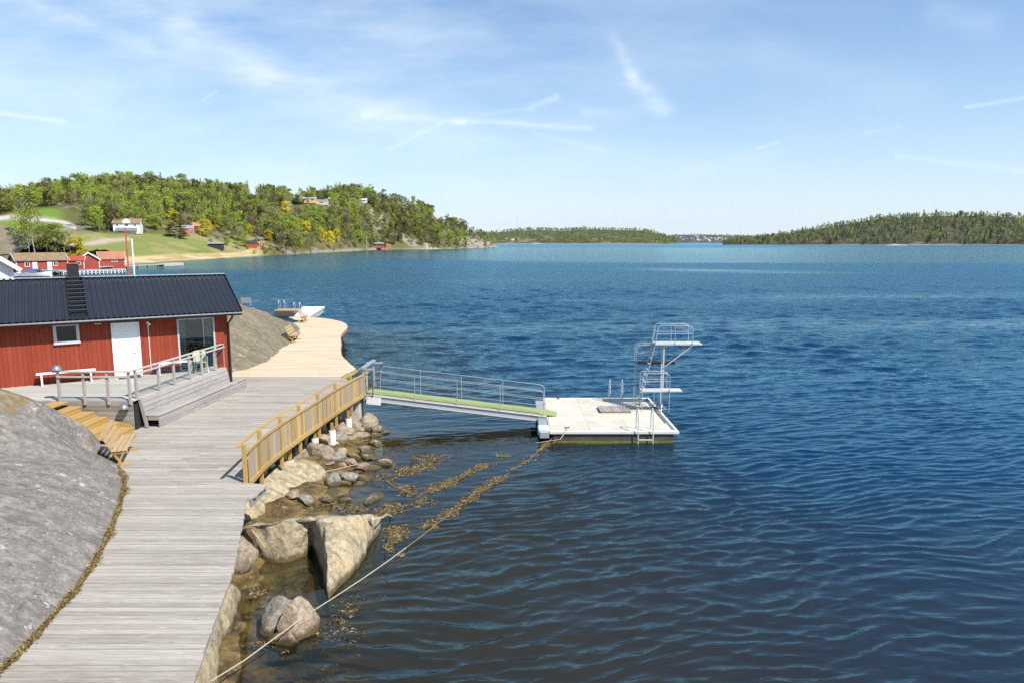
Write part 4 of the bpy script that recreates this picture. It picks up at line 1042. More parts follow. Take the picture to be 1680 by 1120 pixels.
def build_raft():
    rt = thing('bathing_raft', 'floating concrete raft with pale board deck and diving tower', 'raft', (3.9, 27.8, 0))
    x0, x1, y0, y1 = 1.42, 6.32, 25.02, 30.75
    b = MB(); r = random.Random(3)
    b.box(((x0 + x1) / 2, (y0 + y1) / 2, RZT - .055), (x1 - x0, y1 - y0, .10)); b.build('deck_slab', plain('raft_edge', (.62, .60, .55), .7, var=.06, scale=3), rt, world=True, bevel=.01)
    b = MB(); n = 5
    for k in range(n):
        ya, yb = y0 + .22 + (y1 - y0 - .44) * k / n, y0 + .22 + (y1 - y0 - .44) * (k + 1) / n
        for j in range(3):
            xa, xb = x0 + .05 + (x1 - x0 - .45) * j / 3, x0 + .05 + (x1 - x0 - .45) * (j + 1) / 3
            b.box(((xa + xb) / 2, (ya + yb) / 2, RZT + .006), (xb - xa - .008, yb - ya - .008, .018))
    m, g, p, o = new_mat('raft_plywood'); pos = g.n('ShaderNodeNewGeometry').outputs['Position']; isr = g.n('ShaderNodeNewGeometry').outputs['Random Per Island']
    n1 = g.noise(pos, 1.3, 6, .65, .5); n2 = g.noise(g.scale(pos, .4, 6, 1), 2, 5, .6)
    c = g.mix(g.sstep(n1, .3, .7), (.46, .405, .32), (.60, .55, .46)); c = g.mix(g.m('MULTIPLY', g.sstep(n2, .55, .75), .4), c, (.52, .45, .35)); c = g.mix(g.m('MULTIPLY', isr, .25), c, (.66, .60, .50))
    g.set(p, 'Base Color', c); p.inputs['Roughness'].default_value = .8
    b.build('deck_boards', m, rt, world=True)
    b = MB(); b.box(((x0 + x1) / 2 - .02, (y0 + y1) / 2, .13), (x1 - x0 - .35, y1 - y0 - .14, .44)); b.build('concrete_float', M_CONCD, rt, world=True)
    b = MB(); b.box(((x0 + x1) / 2 - .02, (y0 + y1) / 2, .0), (x1 - x0 - .33, y1 - y0 - .12, .15)); b.build('algae_line', M_ALGA, rt, world=True)
    b = MB(); b.box((x1 - .16, (y0 + y1) / 2, RZT + .012), (.10, y1 - y0 - .5, .02)); b.box((x1 - .27, (y0 + y1) / 2 + .4, RZT + .012), (.04, y1 - y0 - 1.6, .02)); b.build('slot_shade_strip', plain('slot_shadow', (.20, .19, .17), .8), rt, world=True)  # dark strips laid on the deck, slot shade painted as their colour
    b = MB(); b.box((x0 - .20, 27.6, RZT - .14), (.36, 5.2, .26)); b.build('landing_plate', M_GALV, rt, world=True, bevel=.02)
    b = MB(); b.box((x0 - .22, 25.4, RZT - .06), (.42, .5, .30)); b.build('fender', plain('pale_blue_plastic', (.55, .66, .70), .5), rt, world=True, bevel=.03)
    b = MB(); b.tube([(2.1, 25.32, RZT), (2.1, 25.32, RZT + .09)], .035, 8); b.tube([(2.0, 25.32, RZT + .08), (2.2, 25.32, RZT + .08)], .022, 8); b.build('cleat', M_RUST, rt, world=True)
    b = MB(); b.tube([(2.1, 30.4, RZT), (2.1, 30.4, RZT + .09)], .035, 8); b.tube([(2.0, 30.4, RZT + .08), (2.2, 30.4, RZT + .08)], .022, 8); b.build('cleat', M_RUST, rt, world=True)
    # duckboard hatch
    t = thing('duckboard', 'small slatted duckboard lying on the raft at the tower foot', 'duckboard', (4.35, 28.2, RZT))
    b = MB()
    for k in range(11): b.box((-.62 + .118 * k, 0, .10), (.10, .95, .03))
    b.build('slats', M_GREYW, t); b = MB(); b.box((0, -.42, .05), (1.25, .06, .07)); b.box((0, .42, .05), (1.25, .06, .07)); b.build('bearers', M_SEAT, t)
    # swim ladders
    def swim(label, x, y, inward, zb):
        t = thing('swim_ladder', label, 'ladder', (x, y, RZT)); W = .56
        for s in (-1, 1):
            b = MB(); xx = s * W / 2
            b.tube([(xx, -.03 * inward, zb), (xx, -.03 * inward, .62), (xx, .06 * inward, .80), (xx, .20 * inward, .86), (xx, .33 * inward, .80), (xx, .40 * inward, .6), (xx, .42 * inward, .02)], .022, 8); b.build('rail', M_OFFW, t, smooth=True)
        for z in (-.30, -.58): b = MB(); b.box((0, -.03 * inward, z), (W, .07, .03)); b.build('rung', M_OFFW, t)
    swim('white swim ladder on the near side of the raft', 5.03, 24.96, 1, -1.0)
    swim('swim ladder on the far side of the raft', 4.75, 30.82, -1, -1.0)
    # diving tower
    d = thing('diving_tower', 'galvanised diving tower with three boards and steep ladder on the raft', 'diving tower', (6.0, 28.8, RZT))
    Y0 = 28.15; Y1 = 29.15; T = []
    def seg(name, pts, r=.017, mat=M_GALV): b = MB(); b.tube(pts, r, 8); return b.build(name, mat, d, world=True, smooth=True)
    zb = RZT + .0
    # main masts
    for y in (28.5, 28.85):
        b = MB(); b.box((6.42, y, (zb + 3.2) / 2), (.055, .05, 3.2 - zb)); b.build('mast', M_OFFW, d, world=True)
    b = MB(); b.box((6.42, 28.68, zb + .02), (.35, .6, .03)); b.build('base_plate', M_GALV, d, world=True)
    def board(name, x0, x1, z, y0, y1, th, mat): b = MB(); b.box(((x0 + x1) / 2, (y0 + y1) / 2, z), (x1 - x0, y1 - y0, th)); return b.build(name, mat, d, world=True, bevel=.006)
    mb = plain('board_grip', (.50, .485, .44), .8, var=.1, scale=10)
    board('upper_platform', 6.02, 8.0, 3.27, 28.38, 29.05, .065, mb)
    board('middle_springboard', 5.35, 7.05, 2.36, 28.95, 29.45, .06, plain('dark_springboard', (.035, .035, .037), .6)); b = MB(); b.box((7.17, 29.2, 2.385), (.30, .5, .06)); b.build('springboard_tip', mb, d, world=True)
    board('lower_platform', 5.42, 7.12, 1.36, 27.95, 28.45, .065, mb)
    # braces of upper platform
    for y in (28.42, 29.0): seg('brace', [(6.46, y, 2.32), (7.6, y, 3.21)], .022, M_OFFW)
    # railing of the upper platform (both long sides and the ladder side)
    for y in (28.36, 29.07):
        b = MB(); b.tube([(6.02, y, 3.22), (6.12, y, 4.0), (6.22, y, 4.06), (7.38, y, 4.06), (7.54, y, 4.0), (7.58, y, 3.85), (7.58, y, 3.25)], .0165, 8); b.tube([(6.08, y, 3.72), (7.58, y, 3.72)], .012, 8); b.tube([(6.84, y, 3.28), (6.84, y, 4.06)], .013, 8); b.build('upper_railing', M_GALV, d, world=True, smooth=True)
    # springboard railing
    for y in (29.0, 29.42):
        b = MB(); b.tube([(5.36, y, RZT), (5.36, y, 3.02), (5.42, y, 3.12), (5.52, y, 3.16), (6.55, y, 3.16), (6.62, y, 3.08), (6.62, y, 2.40)], .0165, 8); b.tube([(5.36, y, 2.80), (6.62, y, 2.80)], .012, 8); b.build('middle_railing', M_GALV, d, world=True, smooth=True)
    # lower railing
    for y in (27.93, 28.47):
        b = MB(); b.tube([(5.44, y, RZT), (5.44, y, 2.05), (5.50, y, 2.12), (6.45, y, 2.12), (6.56, y, 2.06), (6.58, y, 1.95), (6.58, y, RZT if y < 28 else 1.36)], .0165, 8); b.tube([(5.44, y, 1.78), (6.58, y, 1.78)], .012, 8); b.build('lower_railing', M_GALV, d, world=True, smooth=True)
    # steep ladder
    for y in (28.42, 29.0): seg('ladder_rail', [(5.40, y, RZT), (6.02, y, 3.25), (6.14, y, 3.95)], .019)
    for k in range(11):
        f = (k + .7) / 11; x = 5.40 + .62 * f; z = RZT + (3.25 - RZT) * f; b = MB(); b.box((x, 28.71, z), (.09, .56, .02)); b.build('ladder_step', M_GALV, d, world=True)
    for x, y in ((6.25, 28.0), (6.25, 29.4)): seg('strut', [(x, y, RZT), (x, y, 1.35 if y < 29 else 2.35)], .017)
    for q in ((6.44, 28.5), (6.44, 28.85)): seg('stay', [(q[0], q[1], .95), (6.28, q[1] + (.5 if q[1] > 28.6 else -.45), RZT + .02)], .02)
build_raft()

# mooring rope and its algae
def build_rope():
    b = MB(); r = random.Random(9); pts = []
    for i in range(len(ROPE) - 1):
        for k in range(4): pts.append(ROPE[i].lerp(ROPE[i + 1], k / 4))
    pts.append(ROPE[-1])
    b.tube(pts[:27], .011, 8); n0 = len(b.f); b.tube(pts[26:], .011, 8)
    for i in range(n0, len(b.f)): b.m[i] = 1
    o = b.build('mooring_rope', [M_ROPE, M_ROPED], None, smooth=True, loc=tuple(pts[20])); tag(o, 'long pale mooring rope trailing from the rocks across water to the raft', 'rope')
    b = MB(); p0 = Vector((2.12, 25.32, RZT + .08)); e = at(880, 726, 0.02)
    b.tube([p0, Vector((2.02, 24.98, .48)), Vector((1.8, 24.7, .25)), e], .016, 8)
    o = b.build('mooring_rope', M_ROPE, None, smooth=True, loc=tuple(p0)); tag(o, 'short second rope hanging from the raft cleat into the water', 'rope')
    b = MB(); p0 = at(611, 851, .62); b.tube([p0, p0 + Vector((.25, .05, .03)), at(634, 843, .22), at(642, 846, .0)], .02, 8); b.lathe(tuple(p0 + Vector((0, 0, -.06))), [(0, 0), (.06, 0), (.06, .09), (0, .12)], 8)
    o = b.build('mooring_rope', M_ROPE, None, loc=tuple(p0)); tag(o, 'short pale rope end tied to a bolt on the big shore boulder', 'rope')
build_rope()

# ------------------------------------------------------------------ shore boulders
def C3(lst): return [tuple(at(u, v, z)) for u, v, z in lst]
def build_shore():
    def loft(name, label, lst, mat, back=((.30, -.10), (.8, -.9)), amp=.07, seed=1, step=2.6, nf=26):
        """columns (u, waterline row, top row, top height, bulge): a surface climbing from below the water to the top and down behind"""
        L_ = np.array(lst, float); us_ = np.linspace(L_[0, 0], L_[-1, 0], int((L_[-1, 0] - L_[0, 0]) / step) + 2); rows = []
        for u_ in us_:
            vw, vt, zt, p = [float(np.interp(u_, L_[:, 0], L_[:, k])) for k in (1, 2, 3, 4)]
            w, t = at(u_, vw, 0), at(u_, vt, zt); k = w.x / w.y; col = []
            for dy, z in ((-.30, -.75), (-.14, -.35), (-.05, -.12)): col.append((w.y + dy, z))
            for i in range(nf + 1): f = i / nf; col.append((w.y + (t.y - w.y) * f, zt * f ** p))
            py, pz = t.y, zt
            for dy, dz in back:
                for q in (.25, .5, .75, 1): col.append((py + (t.y + dy - py) * q, pz + (max(zt + dz, -.6) - pz) * q))
                py, pz = t.y + dy, max(zt + dz, -.6)
            rows.append([(k * y, y, z) for y, z in col])
        V = np.array(rows)                                     # (ncol, nrow, 3)
        for it in range(2):                                    # soften the columns against each other
            V[1:-1] = .5 * V[1:-1] + .25 * (V[:-2] + V[2:])
        N = np.cross(np.gradient(V, axis=0), np.gradient(V, axis=1)); N /= np.linalg.norm(N, axis=2)[..., None] + 1e-9
        if N[..., 2].mean() < 0: N = -N
        X, Y, Z = V[..., 0], V[..., 1], V[..., 2]
        d = amp * (fbm(X * 1.3 + Z * .9, Y * 1.3 - Z * 1.1, 6, seed, .55) * 1.6 + .5 * np.abs(fbm(X * 2.6 + Z, Y * 1.1 + Z * 2.2, 4, seed + 7)))
        V = V + N * d[..., None]
        V = V.reshape(-1, 3); c = V.mean(0); c[2] = 0
        me = np_mesh(name, V - c, grid_faces(len(us_), len(rows[0])), mat, True); me.flip_normals()
        tag(link_mesh(name, me, None, tuple(c)), label, 'boulder')
    loft('boulder', 'big pale shore boulder with a hollow between its two lobes',
         [(396, 900, 872, .45, .6), (408, 906, 864, .70, .5), (426, 916, 860, .80, .45), (440, 920, 857, .90, .42), (470, 923, 853, .95, .42), (498, 912, 851, .95, .42), (512, 898, 850, .95, .42), (519, 902, 850, .95, .5), (526, 950, 849, .95, .75), (536, 984, 849, .95, .62), (551, 972, 849, .93, .58), (575, 947, 848, .86, .58), (600, 908, 848, .66, .6), (614, 880, 849, .42, .7), (624, 862, 853, .10, .8)], M_SHORE, seed=71, amp=.085)
    loft('boulder', 'broad sloping tan rock slab below the near end of the picket railing',
         [(392, 874, 824, .52, .8), (415, 862, 808, .58, .8), (440, 850, 782, .64, .8), (470, 832, 760, .66, .8), (500, 810, 757, .56, .8), (525, 793, 764, .36, .8), (538, 785, 777, .12, .9)], M_SHORE, ((.4, -.05), (1.4, -.7)), .06, 81)
    loft('boulder', 'olive stained rock slab under the near boardwalk edge',
         [(322, 1235, 1090, .75, .6), (338, 1185, 1040, .78, .6), (350, 1140, 1006, .78, .55), (360, 1096, 986, .74, .55), (367, 1062, 974, .70, .55), (376, 1040, 966, .64, .5), (384, 1022, 964, .52, .55), (391, 996, 968, .26, .7), (396, 980, 972, .04, .9)], M_SHORE, ((.35, -.1), (.9, -.8)), .07, 91)
    # icosphere based single boulders
    import bmesh
    def stone(label, c, size, mat, seed, rz=0, cuts=4, group=None, sub=3):
        if 5 < seed < 9: cuts, size = 9, tuple(k * 1.12 for k in size)
        bm = bmesh.new(); bmesh.ops.create_icosphere(bm, subdivisions=sub, radius=1); rr = random.Random(seed)
        planes = []
        for _ in range(cuts + 3):
            n = Vector((rr.gauss(0, 1), rr.gauss(0, 1), rr.gauss(0, .7))).normalized(); planes.append((n, rr.uniform(.42, .78) if cuts < 9 else rr.uniform(.40, .66)))
        for v in bm.verts:
            p = v.co.copy()
            for n, dd in planes:
                k = p.dot(n)
                if k > dd: p -= n * (k - dd) * .95
            q = p * 1.0
            nz = float(fbm(np.array([q.x * 1.6 + seed]), np.array([q.y * 1.6 + q.z * 1.3]), 4, seed)[0]); p *= (1 + nz * .14) * 1.12
            v.co = Vector((p.x * size[0], p.y * size[1], p.z * size[2]))
        me = bpy.data.meshes.new('boulder'); bm.to_mesh(me); bm.free(); me.materials.append(mat)
        me.polygons.foreach_set('use_smooth', [True] * len(me.polygons))
        try: me.set_sharp_from_angle(angle=R(32))
        except Exception: pass
        o = link_mesh('boulder', me, None, tuple(c)); o.rotation_euler = (rr.uniform(-.25, .25), rr.uniform(-.25, .25), rz + rr.uniform(-.3, .3)); tag(o, label, 'boulder', group); return o
    A, B_, P_ = M_STONEA, M_STONEB, M_STONEP
    L = [('rounded brown boulder half under the boardwalk left of the big pale boulder', (396, 912, .26), (.50, .46, .42), A, 4),
         ('grey half of the split rock standing in the shallows under the rope', (460, 1018, .10), (.58, .46, .42), B_, 6),
         ('pinkish half of the split rock under the rope', (490, 1026, .10), (.44, .56, .48), P_, 7),
         ('small reddish lump at the foot of the split rock', (466, 1050, .0), (.36, .24, .22), P_, 8),
         ('flat grey slab leaning between stones near the railing', (576, 784, .12), (.50, .32, .20), B_, 10),
         ('dark flat stone awash off the railing', (684, 754, .0), (.36, .22, .15), B_, 14),
         ('lone pink stone awash beyond the stone pile', (630, 760, .05), (.42, .30, .20), P_, 15),
         ('grey slab lying in the water off the big pale boulder', (613, 819, .02), (.62, .30, .18), B_, 16),
         ('olive round boulder at the concrete block corner', (601, 694, .25), (.58, .5, .42), A, 17),
         ('small round stone right of the concrete block', (617, 704, .12), (.36, .3, .24), A, 18),
         ('reddish stone in the water right of the stone pile', (634, 711, .0), (.34, .26, .16), P_, 19),
         ('flat reddish stone just breaking the surface off the gangway', (642, 703, -.04), (.55, .30, .12), P_, 20),
         ('big orange tinted stone behind the white footings', (561, 704, .42), (.60, .45, .36), P_, 22),
         ('wide flat grey stone in front of the footings', (562, 716, .25), (.75, .48, .26), B_, 23),
         ('brown stone under the last footing', (583, 700, .30), (.42, .36, .30), A, 24),
         ('rounded tan boulder in the middle of the stone pile', (535, 748, .22), (.62, .5, .36), A, 25),
         ('grey boulder by the second white footing', (508, 742, .35), (.55, .45, .32), B_, 26),
         ('oblong grey stone in the middle of the pile', (555, 752, .15), (.62, .30, .2), B_, 27),
         ('reddish stone at the pile edge under a stick', (562, 768, .08), (.30, .26, .22), P_, 28),
         ('tall grey stone by the tan rock slab', (550, 790, .12), (.32, .34, .34), B_, 29),
         ('tan wedge stone right of the leaning slab', (600, 785, .06), (.38, .26, .18), A, 30),
         ('pale flat stone nearest the big boulder in the pile', (547, 808, .03), (.46, .26, .14), B_, 31),
         ('grey stone right of the stone pile by the white footing reflection', (601, 741, .02), (.46, .30, .24), B_, 32),
         ('orange cracked stone between two white footings', (530, 723, .45), (.40, .34, .28), P_, 33),
         ('broad brown stone right of the last footing', (588, 717, .12), (.50, .36, .22), A, 34),
         ('brown stone on top of the pile next to the railing post', (515, 735, .55), (.30, .28, .24), A, 35),
         ('long stone at the outer rim of the pile', (582, 752, .05), (.42, .20, .18), P_, 36)]
    for lab, (u, v, z), sz, mat, sd in L:
        z_ = z - (.07 if sd > 9 else 0); c = at(u, v, z_); sz = tuple(k * (.86 if sd > 9 else 1) for k in sz); stone(lab, c, sz, mat, sd, random.uniform(0, 3))
    rr = random.Random(77); k = 0
    pile = [(-5.1, 19.3), (-4.6, 20.6), (-4.6, 21.9), (-4.9, 23.4), (-5.2, 25.2), (-5.5, 26.6)]
    for i in range(44):
        y = rr.uniform(18.6, 27.4); x = float(np.interp(y, [p[1] for p in pile], [p[0] for p in pile])) + rr.gauss(-.35, .55)
        if x < -7.0: continue
        z = float(bed_z(np.array([x]), np.array([y]))[0]); s = rr.uniform(.10, .27)
        stone('small stone among the rocks piled below the picket railing', (x, y, max(z, -.16) + s * .14), (s * 1.3, s, s * .62), rr.choice([A, A, B_, M_SHORE]), 100 + i, rr.uniform(0, 3), 4, 'small stones of the pile below the railing', 2)
    for i in range(16):
        y = rr.uniform(19.5, 27); x = rr.uniform(-8.4, -6.9); z = float(bed_z(np.array([x]), np.array([y]))[0]); s = rr.uniform(.25, .45)
        stone('shaded stone lying under the boardwalk deck', (x, y, z + s * .2), (s * 1.2, s, s * .7), rr.choice([A, B_, P_]), 300 + i, rr.uniform(0, 3), 4, 'stones in the shade under the boardwalk', 2)
    for lab, p0, p1 in (('thin dry stick lying across the stones', (535, 773, .22), (590, 760, .30)), ('pale stick leaning on the big shore boulder', (413, 868, .92), (434, 897, .50))):
        b = MB(); q = at(*p0); b.tube([q, at(*p1)], .017, 6); o = b.build('driftwood_stick', M_SEAT, None, loc=tuple(q)); tag(o, lab, 'stick')
build_shore()

# ------------------------------------------------------------------ floating seaweed
def build_weed():
    m, g, p, o = new_mat('bladder_wrack'); isr = g.n('ShaderNodeNewGeometry').outputs['Random Per Island']
    g.set(p, 'Base Color', g.ramp(isr, [(0, (0.055, 0.036, 0.010)), (.5, (0.16, 0.11, 0.032)), (1, (0.32, 0.23, 0.10))])); p.inputs['Roughness'].default_value = .7
    rr = random.Random(12)
    def weed(name, label, line, width, dens, seed):
        V, Fc = [], []; L = [at(u, v, 0) for u, v in line]
        for a, b in zip(L[:-1], L[1:]):
            l = (b - a).length; t = (b - a) / l; n = Vector((-t.y, t.x, 0))
            for _ in range(int(l * dens * 2.8)):
                s = rr.random(); w = width * (.35 + 1.3 * abs(float(vnoise(np.array([(a.y + s * l) * 1.7]), np.array([seed * 3.1]), seed)[0]) + .25))
                c = a + (b - a) * s + n * rr.gauss(0, w)
                if float(fbm(np.array([c.x * 1.3]), np.array([c.y * 1.3]), 4, seed)[0]) < -.10: continue
                yaw = rr.random() * 6.28; d = Vector((math.cos(yaw), math.sin(yaw), 0)); e = Vector((-d.y, d.x, 0)); ln, wd = rr.uniform(.02, .075), rr.uniform(.004, .008); z = rr.uniform(-.03, .008)
                i = len(V); c.z = z
                V += [c - d * ln - e * wd, c + d * ln * .4 - e * wd * 1.2 + Vector((0, 0, rr.uniform(0, .02))), c + d * ln + e * wd * .5 + Vector((0, 0, rr.uniform(-.02, .02))), c - d * ln * .3 + e * wd]; Fc.append((i, i + 1, i + 2, i + 3))
        me = np_mesh(name, [tuple(v) for v in V], Fc, m); tag(link_mesh(name, me), label, 'seaweed', kind='stuff')
    weed('seaweed', 'yellow brown seaweed drifting in a line toward the raft', [(835, 742), (800, 760), (765, 778), (735, 792), (700, 808)], .13, 900, 2)
    weed('seaweed', 'clump of pale seaweed caught on the rope', [(770, 838), (735, 845), (712, 858), (690, 868)], .16, 1100, 3)
    weed('seaweed', 'seaweed mat floating off the big shore boulder', [(640, 905), (652, 880), (648, 855), (665, 832), (690, 815)], .26, 900, 4)
    weed('seaweed', 'scattered seaweed floating off the stone pile', [(620, 850), (650, 830), (670, 800), (650, 775), (690, 770), (715, 745)], .42, 700, 5)
    weed('seaweed', 'reddish weed hanging along the rope', [(905, 722), (870, 752), (800, 795), (750, 832), (690, 882), (655, 912)], .10, 700, 6)
    weed('seaweed', 'sparse weed around the split rock', [(560, 985), (590, 1000), (560, 1020), (545, 1050), (480, 1085), (590, 1060)], .35, 160, 7)
    weed('seaweed', 'brown weed in the shallow pool by the tan slab', [(500, 835), (540, 830), (580, 830), (600, 845)], .28, 500, 8)
    weed('seaweed', 'brown weed in the dark inlet beside the boardwalk', [(400, 950), (440, 960), (400, 1000), (430, 1035), (410, 1060)], .25, 420, 9)
build_weed()

# ================================================================== far landscape
def kx(u): return (u - 840) / 1131.6                     # x/y of an image column near the horizon
def yw(v): return CAM_H * 1131.6 / (v - 398.0)            # distance of a waterline row
class Hill:
    """terrain given by shoreline distance, ridge distance and ridge height per bearing"""
    def __init__(s, tab, treeh, nz=1.0, shape=0.75):
        T = np.array(tab, float); s.a = kx(T[:, 0]); s.r0 = T[:, 1]; s.r1 = T[:, 2]; s.zr = CAM_H + (398 - T[:, 3]) * s.r1 / 1131.6 - treeh; s.nz = nz; s.shape = shape
        s.zr = np.maximum(s.zr, 0.4)
    def z(s, x, y):
        a = x / np.maximum(y, 1); r0 = np.interp(a, s.a, s.r0); r1 = np.interp(a, s.a, s.r1); zr = np.interp(a, s.a, s.zr)
        t = (y - r0) / (r1 - r0); tt = np.clip(t, 0, 1)
        z = zr * s.f(a, tt)
        z = np.where(t > 1, zr * (1 - 0.35 * np.clip(t - 1, 0, 1.5)), z); z = np.where(t < 0, t * 8, z)
        edge = np.minimum(sst(a, s.a[0], s.a[0] + .03), 1 - sst(a, s.a[-1] - .004, s.a[-1]))
        return z * 1.0 + s.nz * 3.0 * np.clip(zr / 25, 0, 1) * fbm(x / 40, y / 40, 4, 61) * sst(t, 0.05, 0.3) - (1 - edge) * 3
    def f(s, a, t): return t ** s.shape
    def hit(s, u, v, lo=100, hi=4000):
        r = ray(u, v); ys = np.linspace(lo, hi, 3000); xs = ys * r[0] / r[1]; zs = CAM_H + ys * r[2] / r[1]
        k = np.argmax(s.z(xs, ys) > zs); return Vector((xs[k], ys[k], float(s.z(xs[k:k + 1], ys[k:k + 1])[0])))
class WestHill(Hill):
    def f(s, a, t):
        # meadow bench low down in the west, steep rock in the east
        m = 1 - sst(a, kx(380), kx(470))
        low = np.interp(t, [0, .10, .18, .35, .6, 1.0], [0, .025, .10, .27, .60, 1.0])
        return m * low + (1 - m) * np.interp(t, [0, .04, .3, .6, 1], [0, .07, .38, .72, 1])
HW = WestHill([(-400, 150, 480, 330), (-60, 168, 520, 322), (0, 170, 520, 318), (60, 185, 540, 305), (100, 196, 560, 300), (150, 212, 580, 294), (200, 232, 600, 290), (240, 255, 610, 290), (300, 285, 630, 296), (350, 330, 640, 299), (400, 385, 650, 302), (440, 425, 680, 302), (480, 447, 700, 316),
     (540, 560, 780, 310), (580, 640, 830, 306), (620, 720, 880, 312), (660, 745, 910, 320), (700, 770, 930, 327), (720, 785, 960, 345), (760, 850, 1030, 365), (790, 960, 1090, 375), (804, 1040, 1150, 383), (814, 1120, 1180, 390.5), (822, 1190, 1210, 403)], 13.0)
HE = Hill([(1180, 2300, 2500, 397), (1203, 2250, 2500, 390), (1230, 2200, 2550, 386), (1270, 2150, 2600, 383), (1310, 2000, 2550, 377), (1360, 1950, 2500, 367), (1400, 1900, 2450, 360), (1440, 1850, 2400, 354), (1500, 1800, 2300, 350), (1560, 1780, 2250, 348), (1620, 1750, 2200, 349), (1700, 1700, 2200, 353), (1900, 1650, 2200, 362), (2300, 1600, 2200, 385)], 13.0, .5, .8)
HM = Hill([(740, 3300, 3900, 382), (800, 3300, 3900, 380), (840, 3300, 3900, 376), (880, 3300, 3900, 374), (920, 3250, 3800, 376), (960, 3200, 3700, 373), (1000, 3150, 3700, 374), (1050, 3150, 3650, 375), (1080, 3150, 3600, 380), (1100, 3150, 3500, 389), (1113, 3150, 3350, 397)], 12.0, .4, .8)
HF = Hill([(1040, 7000, 8200, 389), (1110, 7000, 8200, 384.5), (1150, 7000, 8200, 384), (1190, 7000, 8200, 385), (1230, 7000, 8200, 386), (1300, 7000, 8200, 385), (1380, 7000, 8200, 388)], 10.0, .2, .9)

def leaf_mat(name, c, var=0.35, hue=(1, 1, 1)):
    m, g, p, o = new_mat(name)
    isr = g.n('ShaderNodeNewGeometry').outputs['Random Per Island']; orr = g.n('ShaderNodeObjectInfo').outputs['Random']
    k = g.m('ADD', 1 - var, g.m('MULTIPLY', isr, 2 * var)); k = g.m('MULTIPLY', k, g.m('ADD', .78, g.m('MULTIPLY', orr, .44)))
    v = g.n('ShaderNodeVectorMath', operation='SCALE', i_0=tuple(c), i_Scale=k).outputs[0]
    g.set(p, 'Base Color', v); p.inputs['Roughness'].default_value = .85; p.inputs['Specular IOR Level'].default_value = .12
    tr = g.n('ShaderNodeBsdfTranslucent'); g.set(tr, 'Color', v); mx = g.n('ShaderNodeMixShader', i_Fac=0.35); g.set(mx, 1, p.outputs[0]); g.set(mx, 2, tr.outputs[0]); g.t.links.new(mx.outputs[0], o.inputs[0])
    return m
L_PINE = leaf_mat('pine_needles', (0.159, 0.146, 0.048)); L_SPRU = leaf_mat('spruce_needles', (0.070, 0.080, 0.034)); L_BIRCH = leaf_mat('spring_birch_leaves', (0.335, 0.375, 0.070)); L_OAK = leaf_mat('olive_leaves', (0.245, 0.265, 0.065))
L_BRIGHT = leaf_mat('bright_green_leaves', (0.33, 0.41, 0.055)); L_YEL = leaf_mat('yellow_blossom', (0.66, 0.56, 0.03), .25); L_GOLD = leaf_mat('golden_leaves', (0.56, 0.47, 0.04), .3); L_WHITE = leaf_mat('white_blossom', (0.50, 0.46, 0.38), .3); L_BARE = leaf_mat('bare_twigs', (0.354, 0.282, 0.184), .35); L_SHRUB = leaf_mat('shrub_leaves', (0.268, 0.258, 0.068))
M_BARK = plain('bark', (0.13, 0.10, 0.075), .9, var=.3, scale=2); M_BIRCHBARK = plain('pale_birch_bark', (0.42, 0.38, 0.33), .85, var=.35, scale=2)

